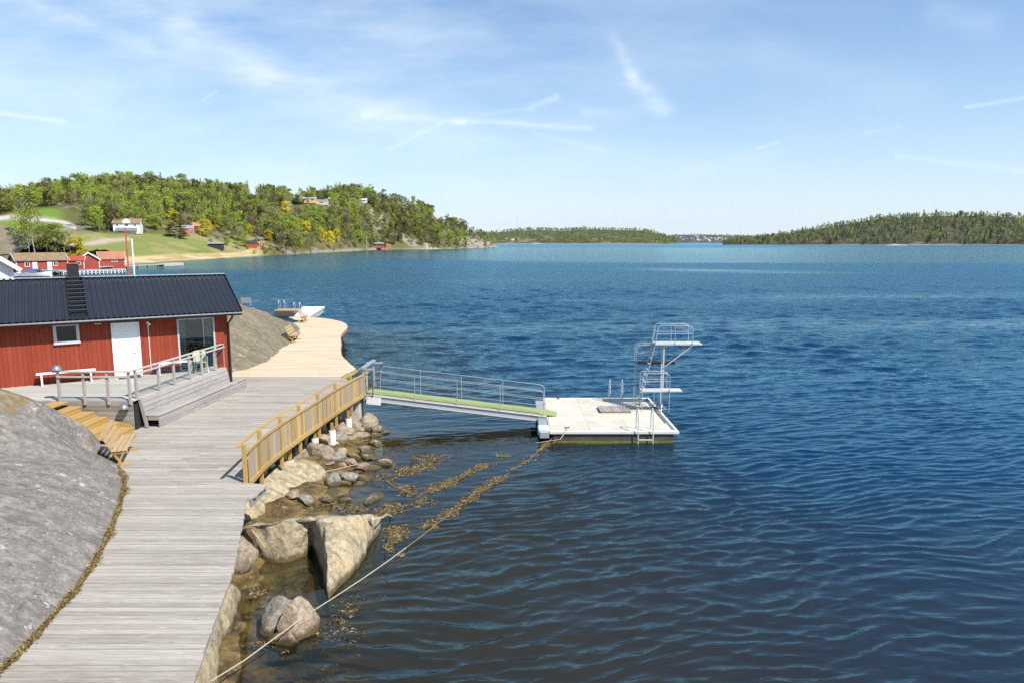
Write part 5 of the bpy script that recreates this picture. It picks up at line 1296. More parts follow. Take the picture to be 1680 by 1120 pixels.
def crown_arrays(kind, seed, n=1.0):
    """unit-height tree crown as leaf quads; returns V (k*4,3)"""
    r = np.random.default_rng(seed); cl = []       # clump centres, radius, quads, leaf size
    if kind == 'spruce':
        for k in range(int(16)):
            f = k / 15; z = .10 + .88 * f; rad = .20 * (1 - f) ** .85 + .012
            for j in range(max(2, int(7 * (1 - f) + 2))):
                a = r.random() * 6.28; q = rad * (.5 + .55 * r.random()); cl.append((q * math.cos(a), q * math.sin(a), z - .02 * r.random(), .05 * (1 - .5 * f), 5, .05, .35))
    elif kind == 'pine':
        for k in range(26):
            z = .34 + .62 * r.random(); e = math.sqrt(max(0.05, 1 - ((z - .62) / .42) ** 2)) * .24; a = r.random() * 6.28; q = e * r.random() ** .5; cl.append((q * math.cos(a), q * math.sin(a), z, .075 + .03 * r.random(), 15, .042, .55))
    elif kind == 'birch':
        for k in range(34):
            z = .22 + .74 * r.random() ** .85; e = .17 * math.sin(min(1, (1.02 - z) * 1.9 + .12) * 1.5); a = r.random() * 6.28; q = e * r.random() ** .5; cl.append((q * math.cos(a), q * math.sin(a), z, .062, 11, .034, 1.25))
    elif kind == 'round':
        for k in range(34):
            z = .22 + .74 * r.random(); e = .33 * math.sqrt(max(.03, 1 - ((z - .56) / .44) ** 2)); a = r.random() * 6.28; q = e * r.random() ** .45; cl.append((q * math.cos(a), q * math.sin(a), z, .095, 15, .046, .8))
    elif kind == 'bare':
        V = []
        for k in range(int(150 * n)):
            a = r.random() * 6.28; z0 = .18 + .5 * r.random(); ln = .16 + .26 * r.random(); el = 1.0 + .45 * r.random(); p = np.array([.05 * math.cos(a) * r.random(), .05 * math.sin(a) * r.random(), z0]); d = np.array([math.cos(a) * math.cos(el), math.sin(a) * math.cos(el), math.sin(el)]); p = p + d * .1 * r.random() + np.array([math.cos(a), math.sin(a), 0]) * .12 * r.random()
            s = np.cross(d, r.normal(size=3)); s = s / np.linalg.norm(s) * .0055; e = p + d * min(ln, 1.02 - z0); V += [p - s, p + s, e + s * .5, e - s * .5]
        return np.array(V)
    elif kind == 'shrub':
        for k in range(20):
            a = r.random() * 6.28; q = .55 * r.random() ** .5; z = .2 + .62 * r.random() * (1 - (q / .75) ** 2); cl.append((q * math.cos(a), q * math.sin(a), z, .17, 15, .085, .8))
    V = []
    for (x, y, z, rad, m, sz, flat) in cl:
        k = max(3, int(m * n)); P = r.normal(size=(k, 3)); P /= np.linalg.norm(P, axis=1)[:, None]; P *= (r.random((k, 1)) ** .35) * rad; P[:, 2] *= flat; P += (x, y, z)
        A = r.normal(size=(k, 3)); A[:, 2] *= .6; A /= np.linalg.norm(A, axis=1)[:, None]; B = np.cross(A, r.normal(size=(k, 3))); B /= np.linalg.norm(B, axis=1)[:, None]; s = (sz * (.72 if n < 5 else 1.0) * (.6 + .8 * r.random((k, 1)))) / math.sqrt(n); A = A * s; B = B * s * .7
        V.append(np.stack([P - A * .9 - B * .4, P + A * .3 - B, P + A, P - A * .2 + B], 1).reshape(-1, 3))
    return np.concatenate(V)
def trunk_mb(kind, seed):
    r = random.Random(seed); b = MB(); top = {'spruce': .95, 'pine': .86, 'birch': .92, 'round': .7, 'bare': .8, 'shrub': .5}[kind]; w = {'shrub': .03, 'round': .026, 'pine': .020, 'birch': .0095}.get(kind, .015)
    pts = [Vector((r.uniform(-.012, .012) * i, r.uniform(-.012, .012) * i, top * i / 5 - .03)) for i in range(6)]; b.tube(pts, [w * (1 - .8 * i / 5) for i in range(6)], 6)
    for k in range(7 if kind != 'spruce' else 0):
        i = r.choice((2, 3, 4)); p = pts[i]; a = r.random() * 6.28; l = .22 if kind == 'round' else .15; b.tube([p, p + Vector((math.cos(a) * l * .6, math.sin(a) * l * .6, l * .5)), p + Vector((math.cos(a) * l, math.sin(a) * l, l * 1.0))], [w * .4, w * .28, w * .1], 5)
    return b
SPEC = {'cedar': ('conifer_tree', L_PINE, M_BARK, 'spruce'), 'pine': ('pine_tree', L_PINE, M_BARK, 'pine'), 'spruce': ('spruce_tree', L_SPRU, M_BARK, 'spruce'), 'birch': ('birch_tree', L_BIRCH, M_BIRCHBARK, 'birch'), 'oak': ('deciduous_tree', L_OAK, M_BARK, 'round'),
        'bright': ('deciduous_tree', L_BRIGHT, M_BARK, 'round'), 'yellow': ('blossom_tree', L_YEL, M_BARK, 'round'), 'gold': ('deciduous_tree', L_GOLD, M_BARK, 'round'), 'white': ('blossom_shrub', L_WHITE, M_BARK, 'shrub'), 'bare': ('bare_tree', L_BARE, M_BARK, 'bare'), 'shrub': ('shrub', L_SHRUB, M_BARK, 'shrub'), 'goldshrub': ('shrub', L_GOLD, M_BARK, 'shrub')}
PROTO = {}; QN = {'yellow': 6, 'gold': 6, 'white': 6, 'bright': 5, 'cedar': 7}
def proto(kind, var):
    key = (kind, var)
    if key not in PROTO:
        nm, lm, bm, shp = SPEC[kind]
        V = crown_arrays(shp, 11 * var + len(kind) * 7, QN.get(kind, 4.0)) ; Fq = np.arange(len(V)).reshape(-1, 4); cm = np_mesh(nm + '_crown', V, Fq, lm)
        t = trunk_mb(shp, var + 3); tm = bpy.data.meshes.new(nm + '_trunk'); tm.from_pydata([tuple(v) for v in t.v], [], t.f); tm.materials.append(bm); PROTO[key] = (nm, cm, tm)
    return PROTO[key]
def plant(kind, pos, h, label, group=None, cat='tree', wide=1.0, var=None):
    nm, cm, tm = proto(kind, random.randrange(3) if var is None else var)
    o = thing(nm, label, cat, tuple(pos), random.random() * 6.28, group); o.scale = (h * wide, h * wide, h)
    t = link_mesh('trunk', tm, o); c = link_mesh('crown', cm, o); return o

def build_terrain(name, H, us, us_step, ts, label, colf):
    a = np.arange(kx(us[0]), kx(us[1]), us_step); A, T = np.meshgrid(a, ts)
    r0 = np.interp(A, H.a, H.r0); r1 = np.interp(A, H.a, H.r1); Y = r0 + (r1 - r0) * T; X = Y * A; Z = H.z(X, Y)
    colr = colf(X, Y, Z, A, T)
    m, g, p, o = new_mat(name + '_cover'); at_ = g.n('ShaderNodeAttribute', attribute_name='cover').outputs['Color']; pos = g.n('ShaderNodeNewGeometry').outputs['Position']
    n = g.noise(pos, .35, 6, .65); n2 = g.noise(g.scale(pos, 1, 1, .4), 1.4, 4, .6)
    f = g.m('ADD', .55, g.m('ADD', g.m('MULTIPLY', n, .6), g.m('MULTIPLY', n2, .4)))
    g.set(p, 'Base Color', g.n('ShaderNodeVectorMath', operation='SCALE', i_0=at_, i_Scale=f).outputs[0]); p.inputs['Roughness'].default_value = .95; p.inputs['Specular IOR Level'].default_value = .1
    bump(g, p, n2, .6, .4)
    me = np_mesh(name, np.stack([X, Y, Z], -1).reshape(-1, 3), grid_faces(*X.shape), m, True, {'cover': ('FLOAT_COLOR', np.concatenate([colr, np.ones(colr.shape[:-1] + (1,))], -1))})
    tag(link_mesh(name, me), label, 'hill', kind='structure')
def lerp3(c, a, f): return c * (1 - f[..., None]) + np.array(a) * f[..., None]
def uv_of(X, Y, Z):
    z = Z - CAM_H; d = Y * CP - z * SP; up = Y * SP + z * CP; return 840 + FPX * X / d, 560 - FPX * up / d
def west_cover(X, Y, Z, A, T):
    c = np.zeros(X.shape + (3,)) + np.array((.105, .105, .035)); n = fbm(X / 25, Y / 25, 5, 71); n2 = fbm(X / 9, Y / 9, 4, 72); n3 = fbm(X / 60, Y / 60, 4, 75)
    c = lerp3(c, (.14, .115, .06), sst(n, .0, .35))
    rock = sst(A, kx(755), kx(785)) * sst(n2, -.25, .0) + sst(A, kx(600), kx(720)) * sst(n + .25 * n2, -.05, .2) + (1 - sst(T, .004, .028)) * sst(A, kx(455), kx(490)) * (.55 + .9 * n) + sst(n + n2 * .4, .33, .45) * .8
    c = lerp3(c, (.34, .285, .225), np.clip(rock, 0, 1)); c = lerp3(c, (.20, .175, .15), np.clip(rock, 0, 1) * sst(n2, .0, .2))
    west = 1 - sst(A, kx(395), kx(450))
    mead = west * (1 - sst(T, .28, .34)) * sst(A, kx(-60), kx(40))
    gcol = np.zeros_like(c) + np.array((.175, .195, .055)); gcol = lerp3(gcol, (.255, .22, .09), sst(n2 + n3, .0, .3)); gcol = lerp3(gcol, (.115, .175, .03), sst(n, .05, .3))
    c = c * (1 - mead[..., None]) + gcol * mead[..., None]
    reed = west * (1 - sst(T, .095, .125)) * sst(A, kx(150), kx(215)); c = lerp3(c, (.52, .40, .215), reed); c = lerp3(c, (.36, .26, .12), reed * sst(n2, .05, .25))
    c = lerp3(c, (.42, .33, .26), np.exp(-((T - .235 + .02 * n3) / .014) ** 2) * west * (A < kx(215)) * (A > kx(105)))
    gl = west * (1 - sst(A, kx(90), kx(120))) * sst(T, .28, .33) * (1 - sst(T, .62, .68)); c = lerp3(c, (.13, .20, .03), gl)
    road = np.exp(-((T - np.interp(A, [kx(-60), kx(25), kx(60), kx(105), kx(124), kx(128)], [.69, .60, .53, .47, .41, .36])) / .022) ** 2) * (A < kx(127)); c = lerp3(c, (.50, .43, .38), np.clip(road * 1.3, 0, 1))
    return c
build_terrain('hill', HW, (-400, 822), .0032, np.concatenate([np.linspace(-.05, .14, 30), np.linspace(.15, 1, 75), np.linspace(1.1, 2.2, 10)]), 'wooded hillside with meadow and reeds across the bay', west_cover)
def flat_cover(base, rocky):
    def f(X, Y, Z, A, T):
        c = np.zeros(X.shape + (3,)) + np.array(base); n = fbm(X / 60, Y / 60, 4, 81); c = lerp3(c, rocky, (1 - sst(T, .0, .02)) + .4 * sst(n, .2, .4)); return c
    return f
TS = np.concatenate([np.linspace(-.05, .1, 14), np.linspace(.13, 1, 24), np.linspace(1.2, 2.2, 6)])
build_terrain('hill', HE, (1182, 2300), .006, TS, 'low hill covered with dark forest on the right shore', flat_cover((.05, .055, .025), (.20, .17, .13)))
build_terrain('hill', HM, (741, 1113), .004, TS, 'long wooded headland on the far side of the fjord', flat_cover((.075, .085, .035), (.36, .30, .24)))
build_terrain('hill', HF, (1042, 1380), .004, TS, 'farthest ridge behind the distant town', flat_cover((.05, .06, .045), (.20, .19, .17)))

# ---- trees
CLEAR = [(211, 383, 32), (303, 385, 16), (318, 382, 12), (355, 410, 20), (413, 408, 18), (429, 407, 10), (618, 409, 22), (637, 409, 9), (508, 336, 12), (491, 338, 11), (528, 337, 14), (597, 335, 9), (417, 318, 8), (602, 409, 4),
         (255, 376, 16), (289, 388, 24), (285, 362, 14), (338, 388, 24), (441, 394, 14), (411, 380, 9), (501, 380, 9), (540, 405, 13), (552, 392, 9), (527, 394, 8), (358, 391, 14), (425, 396, 15), (718, 357, 9), (470, 347, 13)]
def blocks(x, y, z, h, H):
    if H is not HW: return False
    u, vb = uv_of(x, y, z); _, vt = uv_of(x, y, z + h)
    for cu, cv, hw in CLEAR:
        if abs(u - cu) < hw + 3 and vb > cv - 1 and vt < cv - 2: return True
    return False
def merged_forest(name, H, n, us, label, mixf, hrange, seed, dens=None, tr=(.02, 1.08), qn=.5):
    r = np.random.default_rng(seed); tmpl = {}
    for k in ('pine', 'spruce', 'birch', 'oak', 'bright', 'bare'):
        tmpl[k] = [crown_arrays(SPEC[k][3], 40 + v, qn) for v in range(3)]
    mats = [L_PINE, L_SPRU, L_BIRCH, L_OAK, L_BRIGHT, L_BARE]; order = ['pine', 'spruce', 'birch', 'oak', 'bright', 'bare']; VV, MI = [], []
    cnt = 0
    while cnt < n:
        a = r.uniform(kx(us[0]), kx(us[1])); t = r.uniform(*tr); r0 = np.interp(a, H.a, H.r0); r1 = np.interp(a, H.a, H.r1); y = r0 + (r1 - r0) * t; x = y * a
        if dens is not None and r.random() > dens(a, t, x, y): continue
        z = float(H.z(np.array([x]), np.array([y]))[0]); k = mixf(a, t, x, y, r); h = r.uniform(*hrange) * (r.uniform(.75, 1.3) if t > .8 else 1) * {'spruce': 1.1, 'bare': .9}.get(k, 1); V = tmpl[k][r.integers(3)] * h
        cnt_try = blocks(x, y, z, h, H)
        if cnt_try: cnt += .25; continue
        th = r.random() * 6.28; c, s = math.cos(th), math.sin(th); V = V @ np.array([[c, s, 0], [-s, c, 0], [0, 0, 1]]); VV.append(V + (x, y, z - .3)); MI.append(np.full(len(V) // 4, order.index(k))); cnt += 1
    V = np.concatenate(VV); me = np_mesh(name, V, np.arange(len(V)).reshape(-1, 4), mats, False, None, np.concatenate(MI)); tag(link_mesh(name, me), label, 'forest', kind='stuff')
def nz1(x, y, s, seed): return float(fbm(np.array([x / s]), np.array([y / s]), 3, seed)[0])
def pick(r, w):
    k = list(w); p = np.array([w[i] for i in k], float); return k[r.choice(len(k), p=p / p.sum())]
def west_mix(a, t, x, y, r):
    n = nz1(x, y, 45, 91); u = a * 1131.6 + 840
    w = {'pine': .26 + .9 * max(0, n), 'spruce': .07, 'birch': .34 - .7 * min(0, n), 'oak': .14, 'bright': .10 - .3 * min(0, n), 'bare': .14}
    if t > .8: w['pine'] *= 2.0; w['spruce'] *= 1.6
    if 620 < u: w['pine'] *= 1.7; w['bright'] *= .6
    if 90 < u < 260: w['birch'] *= 1.3; w['bare'] *= 1.7
    return pick(r, w)
def west_dens(a, t, x, y):
    u = a * 1131.6 + 840
    if u < 395 and t < .34: return 0
    if u < 150 and t < .70 and t > .26: return .0
    if u < 120 and t < .72: return 0
    if u < 395 and t < .40: return .55
    if 395 <= u < 455 and t < .10: return 0
    if t < (.012 if u > 455 else .035): return 0
    d = 1.0
    if u > 610: d = .30 + .8 * (nz1(x, y, 25, 71) < -.02) * 1.0
    if u > 610 and t < .25: d *= .5
    if u > 765: d *= .22
    if 475 < u < 600 and .66 < t < .86: d = .12
    return d
EAST = lambda a, t, x, y, r: pick(r, {'pine': .40, 'spruce': .17, 'birch': .22 + .5 * max(0, nz1(x, y, 130, 95)), 'oak': .10, 'bare': .16 if t < .3 else .05})
merged_forest('forest', HE, 3000, (1186, 1760), 'dark conifer forest covering the right hand hill', EAST, (8, 18), 5, None, (.01, 1.05), .42)
merged_forest('forest', HM, 2000, (760, 1110), 'mixed forest covering the far wooded headland', lambda a, t, x, y, r: pick(r, {'pine': .45 if nz1(x, y, 200, 96) > 0 or t > .8 else .12, 'birch': .3, 'bright': .38, 'oak': .15, 'bare': .1}), (11, 17), 6, lambda a, t, x, y: .0 if a < kx(880) and t < .14 else 1, (.02, 1.05), .35)
merged_forest('forest', HF, 500, (1060, 1300), 'thin forest on the farthest ridge', lambda a, t, x, y, r: pick(r, {'pine': .6, 'oak': .4}), (12, 20), 8, lambda a, t, x, y: 1 if t > .45 else .15, (.05, 1.05), .3)

# individual trees of the west hill: the nearest ones are things, the rest is one mass
FOREST_LABEL = {'pine': 'dark olive pine in the forest on the hill across the bay', 'spruce': 'narrow dark spruce in the forest on the hill across the bay', 'birch': 'light green birch in the forest on the hill across the bay', 'oak': 'olive broadleaf tree in the forest on the hill across the bay',
                'bright': 'bright green broadleaf tree in the forest on the hill across the bay', 'bare': 'leafless grey brown tree in the forest on the hill across the bay'}
def west_forest():
    r = np.random.default_rng(23); pts = []
    while len(pts) < 300:
        a = r.uniform(kx(-70), kx(815)); t = r.uniform(.03, 1.03)
        r0 = np.interp(a, HW.a, HW.r0); r1 = np.interp(a, HW.a, HW.r1); y = r0 + (r1 - r0) * t; x = y * a
        if r.random() > west_dens(a, t, x, y): continue
        if r.random() > .25 + .75 * (t < .55) + .6 * (t > .9): continue
        pts.append((y, x, a, t))
    for (y, x, a, t) in sorted(pts)[:270]:
        k = west_mix(a, t, x, y, r); h = r.uniform(8.5, 15.5) * (1.1 if k == 'spruce' else .9 if k == 'bare' else 1)
        zz = float(HW.z(np.array([x]), np.array([y]))[0])
        if blocks(x, y, zz, h, HW): continue
        plant(k, (x, y, zz - .3), h, FOREST_LABEL[k], '%s trees of the hill across the bay' % k, 'tree', r.uniform(.9, 1.25))
    merged_forest('forest', HW, 3100, (-70, 812), 'mixed spring forest massed on the hill across the bay', west_mix, (8.5, 14.5), 9, west_dens, (.02, 1.05), 1.25)
    # low shrubs on the rocky slope and meadow edge
west_forest()
def at_hill(u, v, H=HW, **k): return H.hit(u, v, **k)
def special_trees():
    S = [('bright', 255, 378, 9.5, 'round bright green tree beside the white house on the meadow', 'tree', 1.25), ('cedar', 289, 391, 14.5, 'big dark conifer standing alone in front of the meadow houses', 'tree', 2.1),
         ('yellow', 285, 372, 9.5, 'yellow flowering tree peeking out behind the big dark conifer', 'tree', 1.1), ('gold', 338, 390, 10.5, 'large golden yellow tree at the meadow edge', 'tree', 1.45),
         ('yellow', 441, 396, 7.5, 'bright yellow tree above the small red shed', 'tree', 1.25), ('yellow', 411, 384, 6.5, 'small yellow tree on the slope above the white blossom', 'tree', 1.1),
         ('yellow', 501, 388, 13, 'tall yellow tree between dark pines above the shore', 'tree', .9), ('yellow', 540, 408, 14, 'yellow tree low on the shore below the pines', 'tree', 1.0), ('yellow', 552, 398, 12, 'narrow yellow tree beside grey bare trees', 'tree', .9), ('yellow', 527, 400, 13, 'yellow tree between two dark pines on the shore', 'tree', .8),
         ('yellow', 718, 358, 8, 'small yellow tree near the top of the rocky headland', 'tree', 1.0), ('yellow', 470, 350, 10, 'yellow green tree high on the wooded slope', 'tree', 1.2),
         ('white', 358, 392, 4.0, 'white flowering shrub below the golden tree', 'shrub', 1.3), ('white', 345, 397, 2.8, 'low white flowering shrub behind the black shed', 'shrub', 1.3), ('white', 425, 397, 5.0, 'white flowering shrub left of the yellow tree and red shed', 'shrub', 1.2), ('white', 388, 408, 3.2, 'white flowering shrub right of the black shed', 'shrub', 1.2), ('white', 372, 386, 4, 'white flowering shrub on the upper meadow edge', 'shrub', 1.2),
         ('bright', 372, 404, 6, 'small bright green tree right of the black shed', 'tree', 1.2), ('bright', 402, 406, 6.5, 'fresh green tree left of the small red shed', 'tree', 1.1), ('shrub', 460, 413, 5.5, 'round olive shrub at the shoreline right of the red shed', 'shrub', .9),
         ('oak', 140, 372, 14.5, 'broad olive tree beside the bend of the gravel road', 'tree', 1.2), ('pine', 40, 350, 11, 'dark broad tree left of the road on the green field', 'tree', 1.2)]
    for k, u, v, h, lab, cat, w in S: plant(k, at_hill(u, v) - Vector((0, 0, .25)), h, lab, None, cat, w)
    near = [('birch', 40, 408, 15.5, 'tall thin birch with bare top behind the boathouses', 180, .9), ('birch', 58, 418, 13.5, 'dense olive birch right of the tall thin birch', 176, 1.25), ('birch', 48, 424, 11, 'light birch in front of the tall thin birch', 172, 1.2), ('oak', 92, 432, 9.5, 'rounded olive tree behind the red boathouse roof', 168, 1.1), ('oak', 78, 418, 7.5, 'low olive tree left of the boathouse utility pole', 170, 1.2),
            ('gold', 128, 436, 7.2, 'golden willow bush behind the two small boathouses', 178, 1.25), ('goldshrub', 145, 434, 4.5, 'low golden bush right of the willow', 181, 1.1), ('shrub', 102, 440, 3.6, 'low green bush between the boathouses', 172, 1.2)]
    for k, u, v, h, lab, y, w in near:
        p = aty(u, v, y); p.z = max(.6, p.z); plant(k, p, h, lab, None, 'shrub' if 'bush' in lab else 'tree', w)
    r = np.random.default_rng(44); n = 0
    while n < 190:
        a = r.uniform(kx(160), kx(810)); t = r.uniform(.012, .9) ** 1.6
        r0 = np.interp(a, HW.a, HW.r0); r1 = np.interp(a, HW.a, HW.r1); y = r0 + (r1 - r0) * t; x = y * a; u = a * 1131.6 + 840
        if u < 395 and not (.30 < t < .42): continue
        if u < 600 and t > .45: continue
        n += 1; k = ['shrub', 'shrub', 'goldshrub', 'shrub'][r.integers(4)] if u < 600 else 'shrub'
        plant(k, (x, y, float(HW.z(np.array([x]), np.array([y]))[0]) - .2), r.uniform(2, 4.5), 'low olive shrub growing on the slope across the bay' if k == 'shrub' else 'low golden shrub growing on the slope across the bay', '%s bushes of the slope across the bay' % ('olive' if k == 'shrub' else 'golden'), 'shrub', r.uniform(.7, 1.1))
special_trees()

# ---- small buildings far off
def cottage(name, label, pos, rz, L, W, hw, hr, wallm, roofm, trim=M_WHITE, wins=(), door=None, group=None, cat='house', over=.3, chimney=False, base=0, flat=False, boards=True):
    t = thing(name, label, cat, tuple(pos), rz, group)
    b = MB(); b.add([(-L / 2, -W / 2, -1.2), (L / 2, -W / 2, -1.2), (L / 2, W / 2, -1.2), (-L / 2, W / 2, -1.2), (-L / 2, -W / 2, hw), (L / 2, -W / 2, hw), (L / 2, W / 2, hw), (-L / 2, W / 2, hw), (-L / 2, 0, hw + hr), (L / 2, 0, hw + hr)],
          [(0, 1, 5, 4), (2, 3, 7, 6), (1, 2, 6, 9, 5), (3, 0, 4, 8, 7), (0, 3, 2, 1), (4, 5, 9, 8), (7, 8, 9, 6)]); b.build('wall', wallm, t)
    b = MB(); k = (hr) / (W / 2)
    for s in (-1, 1):
        e = W / 2 + over; P = [(-L / 2 - over, s * e, hw - over * k), (L / 2 + over, s * e, hw - over * k), (L / 2 + over, 0, hw + hr), (-L / 2 - over, 0, hw + hr)]; P = [Vector(p) + Vector((0, 0, .05)) for p in P]; b.add(P + [p + Vector((0, 0, .12)) for p in P], [(0, 1, 2, 3), (7, 6, 5, 4), (0, 4, 5, 1), (1, 5, 6, 2), (3, 2, 6, 7), (0, 3, 7, 4)])
    rf = b.build('roof', roofm, t)
    if chimney: b = MB(); b.box((L * .12, 0, hw + hr + .35), (.55, .55, .9)); b.build('chimney', M_TILER, rf)
    if boards:
        for x in (-1, 1):
            b = MB()
            for s in (-1, 1): b.bar((x * (L / 2 + over + .03), s * (W / 2 + over), hw - over * k + .03), (x * (L / 2 + over + .03), -s * .02, hw + hr + .06), .05, .26)
            b.build('bargeboard', trim, t)
        for x in (-1, 1):
            for y in (-1, 1): b = MB(); b.box((x * (L / 2 + .005), y * (W / 2 + .005), hw / 2), (.16, .16, hw)); b.build('corner_board', trim, t)
    for (side, p, z, w, h) in wins:
        b = MB(); q = MB()
        if side == 'front': c = Vector((p, -W / 2 - .02, z)); d = (w, .08, h); dg = (w - .24, .02, h - .24); o = Vector((0, -.045, 0)); mu = [(.06, .03, h - .2), (w - .2, .03, .06)]
        else: sx = 1 if side == 'right' else -1; c = Vector((sx * (L / 2 + .02), p, z)); d = (.08, w, h); dg = (.02, w - .24, h - .24); o = Vector((sx * .045, 0, 0)); mu = [(.03, .06, h - .2), (.03, w - .2, .06)]
        b.box(c, d); f = b.build('window', trim, t); q.box(c + o, dg); q.build('pane', M_GLASSD, f); q = MB(); q.box(c + o * 1.4, mu[0]); q.build('muntin', trim, f)
    for p in (door or []):
        b = MB(); b.box((p, -W / 2 - .03, 1.0), (.95, .10, 2.0)); b.build('door', M_WHITE, t)
    return t
def harbour():
    p = aty(65, 443, 163)
    cottage('boathouse', 'long red boathouse with brown roof and two white doors beside the boats', (p.x, p.y, 1.0), R(52), 10.5, 4.6, 2.4, 1.55, M_REDFAR, M_TILE, wins=[('front', -3.1, 1.45, 1.0, 1.1), ('front', 2.6, 1.5, .9, 1.0), ('left', .2, 1.6, 1.1, 1.3)], door=[-1.6, 1.4], over=.35)
    p = aty(143, 438, 176); cottage('boathouse', 'red gabled boathouse standing between two neighbours with white bargeboards', (p.x, p.y, 1.0), R(-50), 5.5, 4.6, 2.3, 1.6, M_REDFAR, M_TILE, wins=[('front', 1.2, 1.5, .8, .8)], over=.4)
    p = aty(124, 440, 172); cottage('boathouse', 'small red boathouse with dark red roof behind the chimney', (p.x, p.y, 1.0), R(25), 4.2, 3.4, 2.0, 1.0, M_REDFAR, M_REDFAR, wins=[('front', 1.0, 1.4, 1.0, .8)], over=.2)
    p = aty(183, 436, 196); cottage('boathouse', 'red boathouse with rusty tile roof on the jetty corner', (p.x, p.y, 1.0), R(36), 6.3, 4.4, 1.9, 1.9, M_REDFAR, M_TILER, wins=[('front', .6, 1.3, 1.4, .6)], over=.25)
    # white neighbour at the left frame edge
    p = Vector((-38.2, 47.4, 0.8)); cottage('white_house', 'white gabled building at the left picture edge behind the bathhouse', tuple(p), R(128), 8, 5.6, 5.2, 2.1, M_WHITE, M_WHITE, over=.5)
    # rock behind the boathouses
    ctrl = []
    for u, v, y in [(-60, 358, 190), (0, 372, 185), (20, 384, 182), (45, 400, 178), (62, 410, 174), (76, 420, 170)]: ctrl.append(tuple(aty(u, v, y)))
    ctrl += [tuple(aty(u, v, y)) for u, v, y in [(-60, 400, 176), (0, 405, 176), (20, 415, 173), (50, 428, 170), (84, 436, 166), (0, 425, 168), (-60, 425, 168)]]
    ctrl += [(x, 205, 3) for x in (-190, -165, -140)] + [(-112, 172, .5), (-118, 160, .2), (-140, 158, .3), (-170, 160, .5)]
    o, _ = heightfield('rock_outcrop', ctrl, M_KNOLL, 1.0, (-190, -108, 155, 210), .8, .12, -.5, 33, lambda X, Y, Z: .55 + 0 * X, lambda X, Y, Z: (X < -126 + .2 * (Y - 165)) | (Y < 168)); tag(o, 'brown grey rock outcrop rising behind the red boathouses', 'rock slab', kind='structure')
    # harbour quay edges and jetties
    def jetty(label, A, B, w, z, mat, thick=.25, posts=5, name='jetty'):
        A, B = Vector(A), Vector(B); t = thing(name, label, 'jetty', tuple((A + B) / 2)); b = MB(); b.bar((A.x, A.y, z), (B.x, B.y, z), w, thick); b.build('deck', mat, t, world=True)
        for i in range(posts):
            q = A.lerp(B, (i + .5) / posts); b = MB(); b.tube([(q.x, q.y, -1), (q.x, q.y, z - thick / 2)], .12, 6); b.build('pile', M_UNDER, t, world=True)
        return t
    a, b_ = aty(60, 442, 158), aty(103, 440, 156); jetty('pale blue edged jetty in front of the long red boathouse', a, b_, 2.0, 1.1, plain('blue_grey_jetty', (.32, .42, .46), .8), .3, 5)
    a, b_ = aty(100, 447, 160), aty(203, 447, 172); t = thing('floating_pontoon', 'white floating pontoon with a row of black tyre fenders', 'pontoon', (a.x, a.y, 0))
    b = MB(); b.bar((a.x, a.y, .45), (b_.x, b_.y, .45), 2.2, .9); b.build('float', M_WHITE, t, world=True); b = MB(); b.bar((a.x, a.y, .93), (b_.x, b_.y, .93), 2.4, .10); b.build('deck', plain('pontoon_deck', (.35, .47, .50), .8), t, world=True)
    d = (b_ - a).normalized(); nn = Vector((d.y, -d.x, 0))
    for i in range(16):
        q = a.lerp(b_, (i + .5) / 16) + nn * 1.18; m = MB(); ang = np.linspace(0, 2 * math.pi, 13); m.tube([Vector((q.x, q.y, .36)) + d * (.26 * math.cos(x)) + Vector((0, 0, .26 * math.sin(x))) for x in ang], .09, 6, caps=False); m.build('tyre_fender', M_RUBBER, t, world=True)
    a, b_ = aty(160, 437, 190), aty(266, 436, 214); jetty('long low wooden jetty reaching out from the last boathouse', a, b_, 1.6, .75, plain('pale_jetty', (.45, .42, .36), .85), .2, 6)
    a, b_ = aty(264, 437, 214), aty(296, 436.5, 224); jetty('pale box float at the end of the long jetty', a, b_, 2.4, .55, M_CONC, .9, 2)
    # two motor boats
    def boat(label, pos, rz, cover):
        t = thing('motorboat', label, 'boat', tuple(pos), rz); b = MB(); n = 11; V = []
        for i in range(n):
            f = i / (n - 1); x = -2.9 + 5.8 * f; w = 1.1 * (1 - max(0, f - .45) ** 2 / .3025 * .97); sh = .75 + .35 * f * f
            V += [(x, -w, sh), (x, -w * .72, .1), (x, 0, -.25), (x, w * .72, .1), (x, w, sh)]
        b.add(V, [(5 * i + j, 5 * i + j + 1, 5 * i + j + 6, 5 * i + j + 5) for i in range(n - 1) for j in range(4)] + [(0, 1, 2, 3, 4)]); b.build('hull', M_WHITE, t)
        b = MB(); Vd = []
        for i in range(n): f = i / (n - 1); x = -2.9 + 5.8 * f; w = 1.05 * (1 - max(0, f - .45) ** 2 / .3025 * .97); Vd += [(x, -w, .70 + .35 * f * f), (x, w, .70 + .35 * f * f)]
        b.add(Vd, [(2 * i, 2 * i + 1, 2 * i + 3, 2 * i + 2) for i in range(n - 1)]); b.build('deck', M_OFFW, t)
        b = MB()
        if cover: b.add([(-2.6, -1, .8), (-2.6, 1, .8), (.4, 1, 1.0), (.4, -1, 1.0), (-2.2, -.6, 1.3), (-2.2, .6, 1.3), (0, .6, 1.75), (0, -.6, 1.75)], [(0, 1, 5, 4), (1, 2, 6, 5), (2, 3, 7, 6), (3, 0, 4, 7), (4, 5, 6, 7)]); b.build('canopy', M_BLUE, t)
